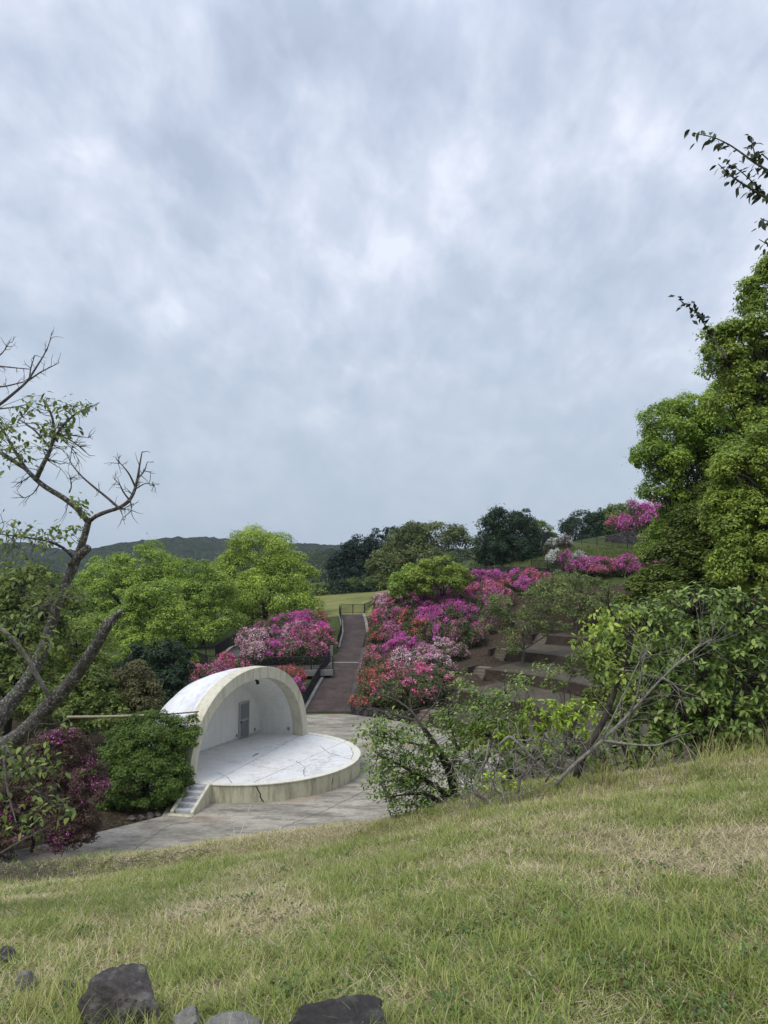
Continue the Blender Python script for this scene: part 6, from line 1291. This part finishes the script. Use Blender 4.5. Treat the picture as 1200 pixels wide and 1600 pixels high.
# bleached leaning limbs and the tangle of dead twigs on the crest
base = hill_hit(872, 1222); ll = thing('leaning_dead_tree', 'grey leaning trunk with bleached bare limbs rising to the right from the grass crest', 'dead tree', tuple(base)); mb = MB(); dk = MB()
P1, R1_ = limb([(868, 1226, 9.0, 5.5), (888, 1204, 9.05, 5), (909, 1184, 9.1, 4.8), (939, 1160, 9.2, 4.4), (984, 1115, 9.3, 3.6), (1035, 1058, 9.4, 2.8), (1086, 1013, 9.5, 2), (1112, 998, 9.5, 1.2)]); R1_ = [r_ * .60 for r_ in R1_]; mb.tube(P1, R1_, 8)
for pts in ([(942, 1157, 9.2, 2.2), (981, 1163, 9.1, 2), (1026, 1166, 9.0, 1.6), (1058, 1154, 9.0, .8)], [(984, 1115, 9.3, 1.8), (998, 1080, 9.2, 1.4), (1003, 1040, 9.2, 1), (1012, 1010, 9.2, .6)], [(1035, 1058, 9.4, 1.5), (1060, 1075, 9.3, 1), (1062, 1092, 9.3, .6)], [(939, 1160, 9.2, 1.6), (975, 1085, 9.1, 1.2), (1000, 1030, 9.1, .8), (1020, 1010, 9.1, .5)]):
    P, Rr = limb(pts); mb.tube(P, Rr, 6); twiglets(mb, P, rg, 9, .5, .006, .6, .16)
twiglets(mb, P1, rg, 60, .75, .0045, .55, .14)
put('limb', mb.mesh('limb', base, True), M_['dead'], ll)
P, Rr = limb([(900, 1215, 9.5, 6), (909, 1184, 9.5, 5.6), (942, 1130, 9.6, 5), (960, 1082, 9.7, 4.4), (972, 1046, 9.7, 3.8), (987, 1004, 9.8, 5), (975, 985, 9.8, 3), (955, 960, 9.8, 2), (945, 930, 9.8, 1.2)]); dk.tube(P, Rr, 9); twiglets(dk, P, rg, 16, .5, .008, .7, .2)
put('trunk', dk.mesh('trunk', base, True), M_['bark'], ll)
lc = clusters([(925, 985, 18, 70), (945, 965, 22, 90), (965, 985, 20, 70), (930, 1010, 16, 50), (955, 1030, 22, 80), (960, 1060, 22, 80), (900, 1000, 12, 26), (990, 960, 20, 60), (1000, 1000, 24, 60), (985, 1090, 22, 50)], 9.7, rg, .25); d = rg.normal(size=(len(lc), 3)); d[:, 2] = -.4
place_leaves(ll, lc, leaf_dirs(d, np.array([[0, 0, 1.0]]) + rg.normal(size=(len(lc), 3)) * .25, rg), 0.082 * (.6 + .6 * rg.random(len(lc))), M_['maple'], 'x', 120, rg)

base = hill_hit(775, 1290); dt = thing('dead_twig_tangle', 'tangle of bleached dead twigs spilling over the grass crest', 'dead branches', tuple(base))
paths = [[(674, 1360, 7.3, 1.6), (698, 1344, 7.5, 2), (714, 1320, 7.8, 2.3), (740, 1304, 8.0, 2.6), (760, 1302, 8.1, 2.6), (784, 1308, 8.0, 1)], [(760, 1300, 8.1, 3), (768, 1280, 8.3, 3), (771, 1258, 8.5, 2.6), (756, 1244, 8.6, 2.2), (740, 1240, 8.7, 1.5)], [(764, 1192, 8.6, 1.2), (776, 1208, 8.6, 1.5), (784, 1232, 8.5, 1.5), (790, 1262, 8.4, 1)],
         [(840, 1274, 8.3, .8), (816, 1260, 8.4, 1.6), (809, 1244, 8.5, 2), (812, 1214, 8.6, 2.4), (830, 1200, 8.7, 2.2), (838, 1188, 8.7, 1.8), (844, 1170, 8.7, 1.5), (852, 1144, 8.7, .8)], [(764, 1156, 8.8, 1.2), (760, 1188, 8.7, 1.8), (740, 1220, 8.6, 1.8), (742, 1245, 8.5, 1.2)], [(780, 1164, 8.8, 1.6), (796, 1148, 8.8, 2.6), (816, 1168, 8.8, 2.6), (836, 1188, 8.8, 2.2), (856, 1208, 8.8, 1.4)], [(852, 1222, 8.8, 1.6), (872, 1190, 8.9, 1.8), (900, 1148, 9.0, 1)], [(852, 1146, 8.8, 1.2), (876, 1180, 8.8, .8)], [(808, 1156, 8.9, .8), (860, 1158, 8.9, 1), (898, 1158, 9, .6)], [(742, 1240, 8.6, 2), (760, 1252, 8.5, 1.4), (784, 1276, 8.3, .6)], [(726, 1230, 8.5, .5), (740, 1190, 8.5, .9), (765, 1165, 8.7, .6)], [(722, 1240, 8.5, .6), (728, 1270, 8.3, .9), (740, 1284, 8.2, .5)]]
for i, pts in enumerate(paths):
    mb = MB(); P, Rr = limb(pts); mb.tube(P, Rr, 6); twiglets(mb, P, rg, 9, .34, .0045, .8, .3); put('branch', mb.mesh('branch', base, True), M_['dead' if i % 3 else 'deadbrown'], dt)
mb = MB()
for i in range(150):
    x, y = rg.normal(775, 42), rg.normal(1225, 34); Yb = 8.6; p = atY(x, y, Yb); zc_ = float(hill_z(p[0], p[1])); 
    if p[2] < zc_: p[2] = zc_ + .02
    d = rg.normal(size=3); pts = [p]
    for s_ in range(4): d = d / np.linalg.norm(d) + rg.normal(size=3) * .45; pts.append(pts[-1] + d * .05 * rg.uniform(.6, 1.6))
    mb.tube(pts, [.0042, .0042, .0034, .0025, .0016], 4)
put('fine_twigs', mb.mesh('fine_twigs', base), M_['dead'], dt, kind='stuff')
# fallen leaves and bits on the bank, litter of twigs in the dirt at the left
mb = MB()
for i in range(170):
    x = rg.uniform(-10, 330); yb = np.interp(x, CREST[:, 0], CREST[:, 1]); p = hill_hit(x, yb + abs(rg.normal()) * 14 + 2); a = rg.random() * 6.28; L_ = rg.uniform(.05, .22)
    mb.tube([p + np.array([0, 0, .01]), p + np.array([math.cos(a) * L_ * .5, math.sin(a) * L_ * .5, .025 + .03 * rg.random()]), p + np.array([math.cos(a + .3) * L_, math.sin(a + .3) * L_, .012])], [.004, .0035, .002], 4)
put('twig_litter', mb.mesh('twig_litter'), M_['deadbrown'], kind='stuff')

dl = []; rg = np.random.default_rng(93)
for i in range(420):
    p = hill_hit(rg.uniform(-10, 1210), rg.uniform(1330, 1598)); dl.append(p + np.array([0, 0, .02]))
for i in range(500):
    q = rg.random(); th = R(rg.uniform(-40, 48)); rr_ = 14.4 - abs(rg.normal()) * .8; p = np.array([SX + rr_ * math.cos(th), SY + rr_ * math.sin(th), .012]) if q < .6 else np.array([rg.uniform(-12, 0), rg.uniform(29, 56), .012]); dl.append(p)
dl = np.array(dl); N = len(dl); nr = rg.normal(size=(N, 3)) * .4 + [0, 0, 1]; sz = np.where(dl[:, 1] < 12, .022 + .022 * rg.random(N), .05 + .05 * rg.random(N))
V, Fq, T = inst(DIA_V, DIA_F, frames(nr, rg.random(N) * 6.28) * sz[:, None, None], dl, np.stack([rg.random(N), rg.random(N), np.zeros(N)], 1)); put('fallen_leaves', npmesh('fallen_leaves', V, Fq, T), leaf_mat('dry fallen leaves', (0.06, 0.04, 0.025), (0.15, 0.09, 0.05), (0.28, 0.19, 0.11), 0.1), kind='stuff')

wd = []; rg = np.random.default_rng(97)
for i in range(110):
    p = hill_hit(rg.uniform(-10, 1210), rg.uniform(1340, 1600))
    for k in range(16): wd.append(p + np.array([rg.normal() * .045, rg.normal() * .045, .015 + .02 * rg.random()]))
wd = np.array(wd); N = len(wd); V, Fq, T = inst(DIA_V, DIA_F, frames(rg.normal(size=(N, 3)) * .35 + [0, 0, 1], rg.random(N) * 6.28) * (.014 + .016 * rg.random(N))[:, None, None] * np.array([1, 1.6, 1])[None, None, :], wd, np.stack([rg.random(N), rg.random(N), np.zeros(N)], 1))
put('lawn_weeds', npmesh('lawn_weeds', V, Fq, T), leaf_mat('lawn weed leaves', (0.06, 0.11, 0.03), (0.10, 0.17, 0.04), (0.16, 0.23, 0.06)), kind='stuff')

# ------------------------------------------------------------------ air
hz_m = bpy.data.materials.new('pale air'); hz_m.use_nodes = True; n, l = NT(hz_m.node_tree); out = n('ShaderNodeOutputMaterial'); pv = n('ShaderNodeVolumePrincipled'); pv.inputs['Color'].default_value = (0.78, 0.88, 1.0, 1); pv.inputs['Density'].default_value = 0.00011; l(pv.outputs[0], out.inputs['Volume'])
hb = put('haze', MB().box((0, 1200, 45), (5600, 3400, 130)).mesh('haze'), hz_m, kind='stuff')
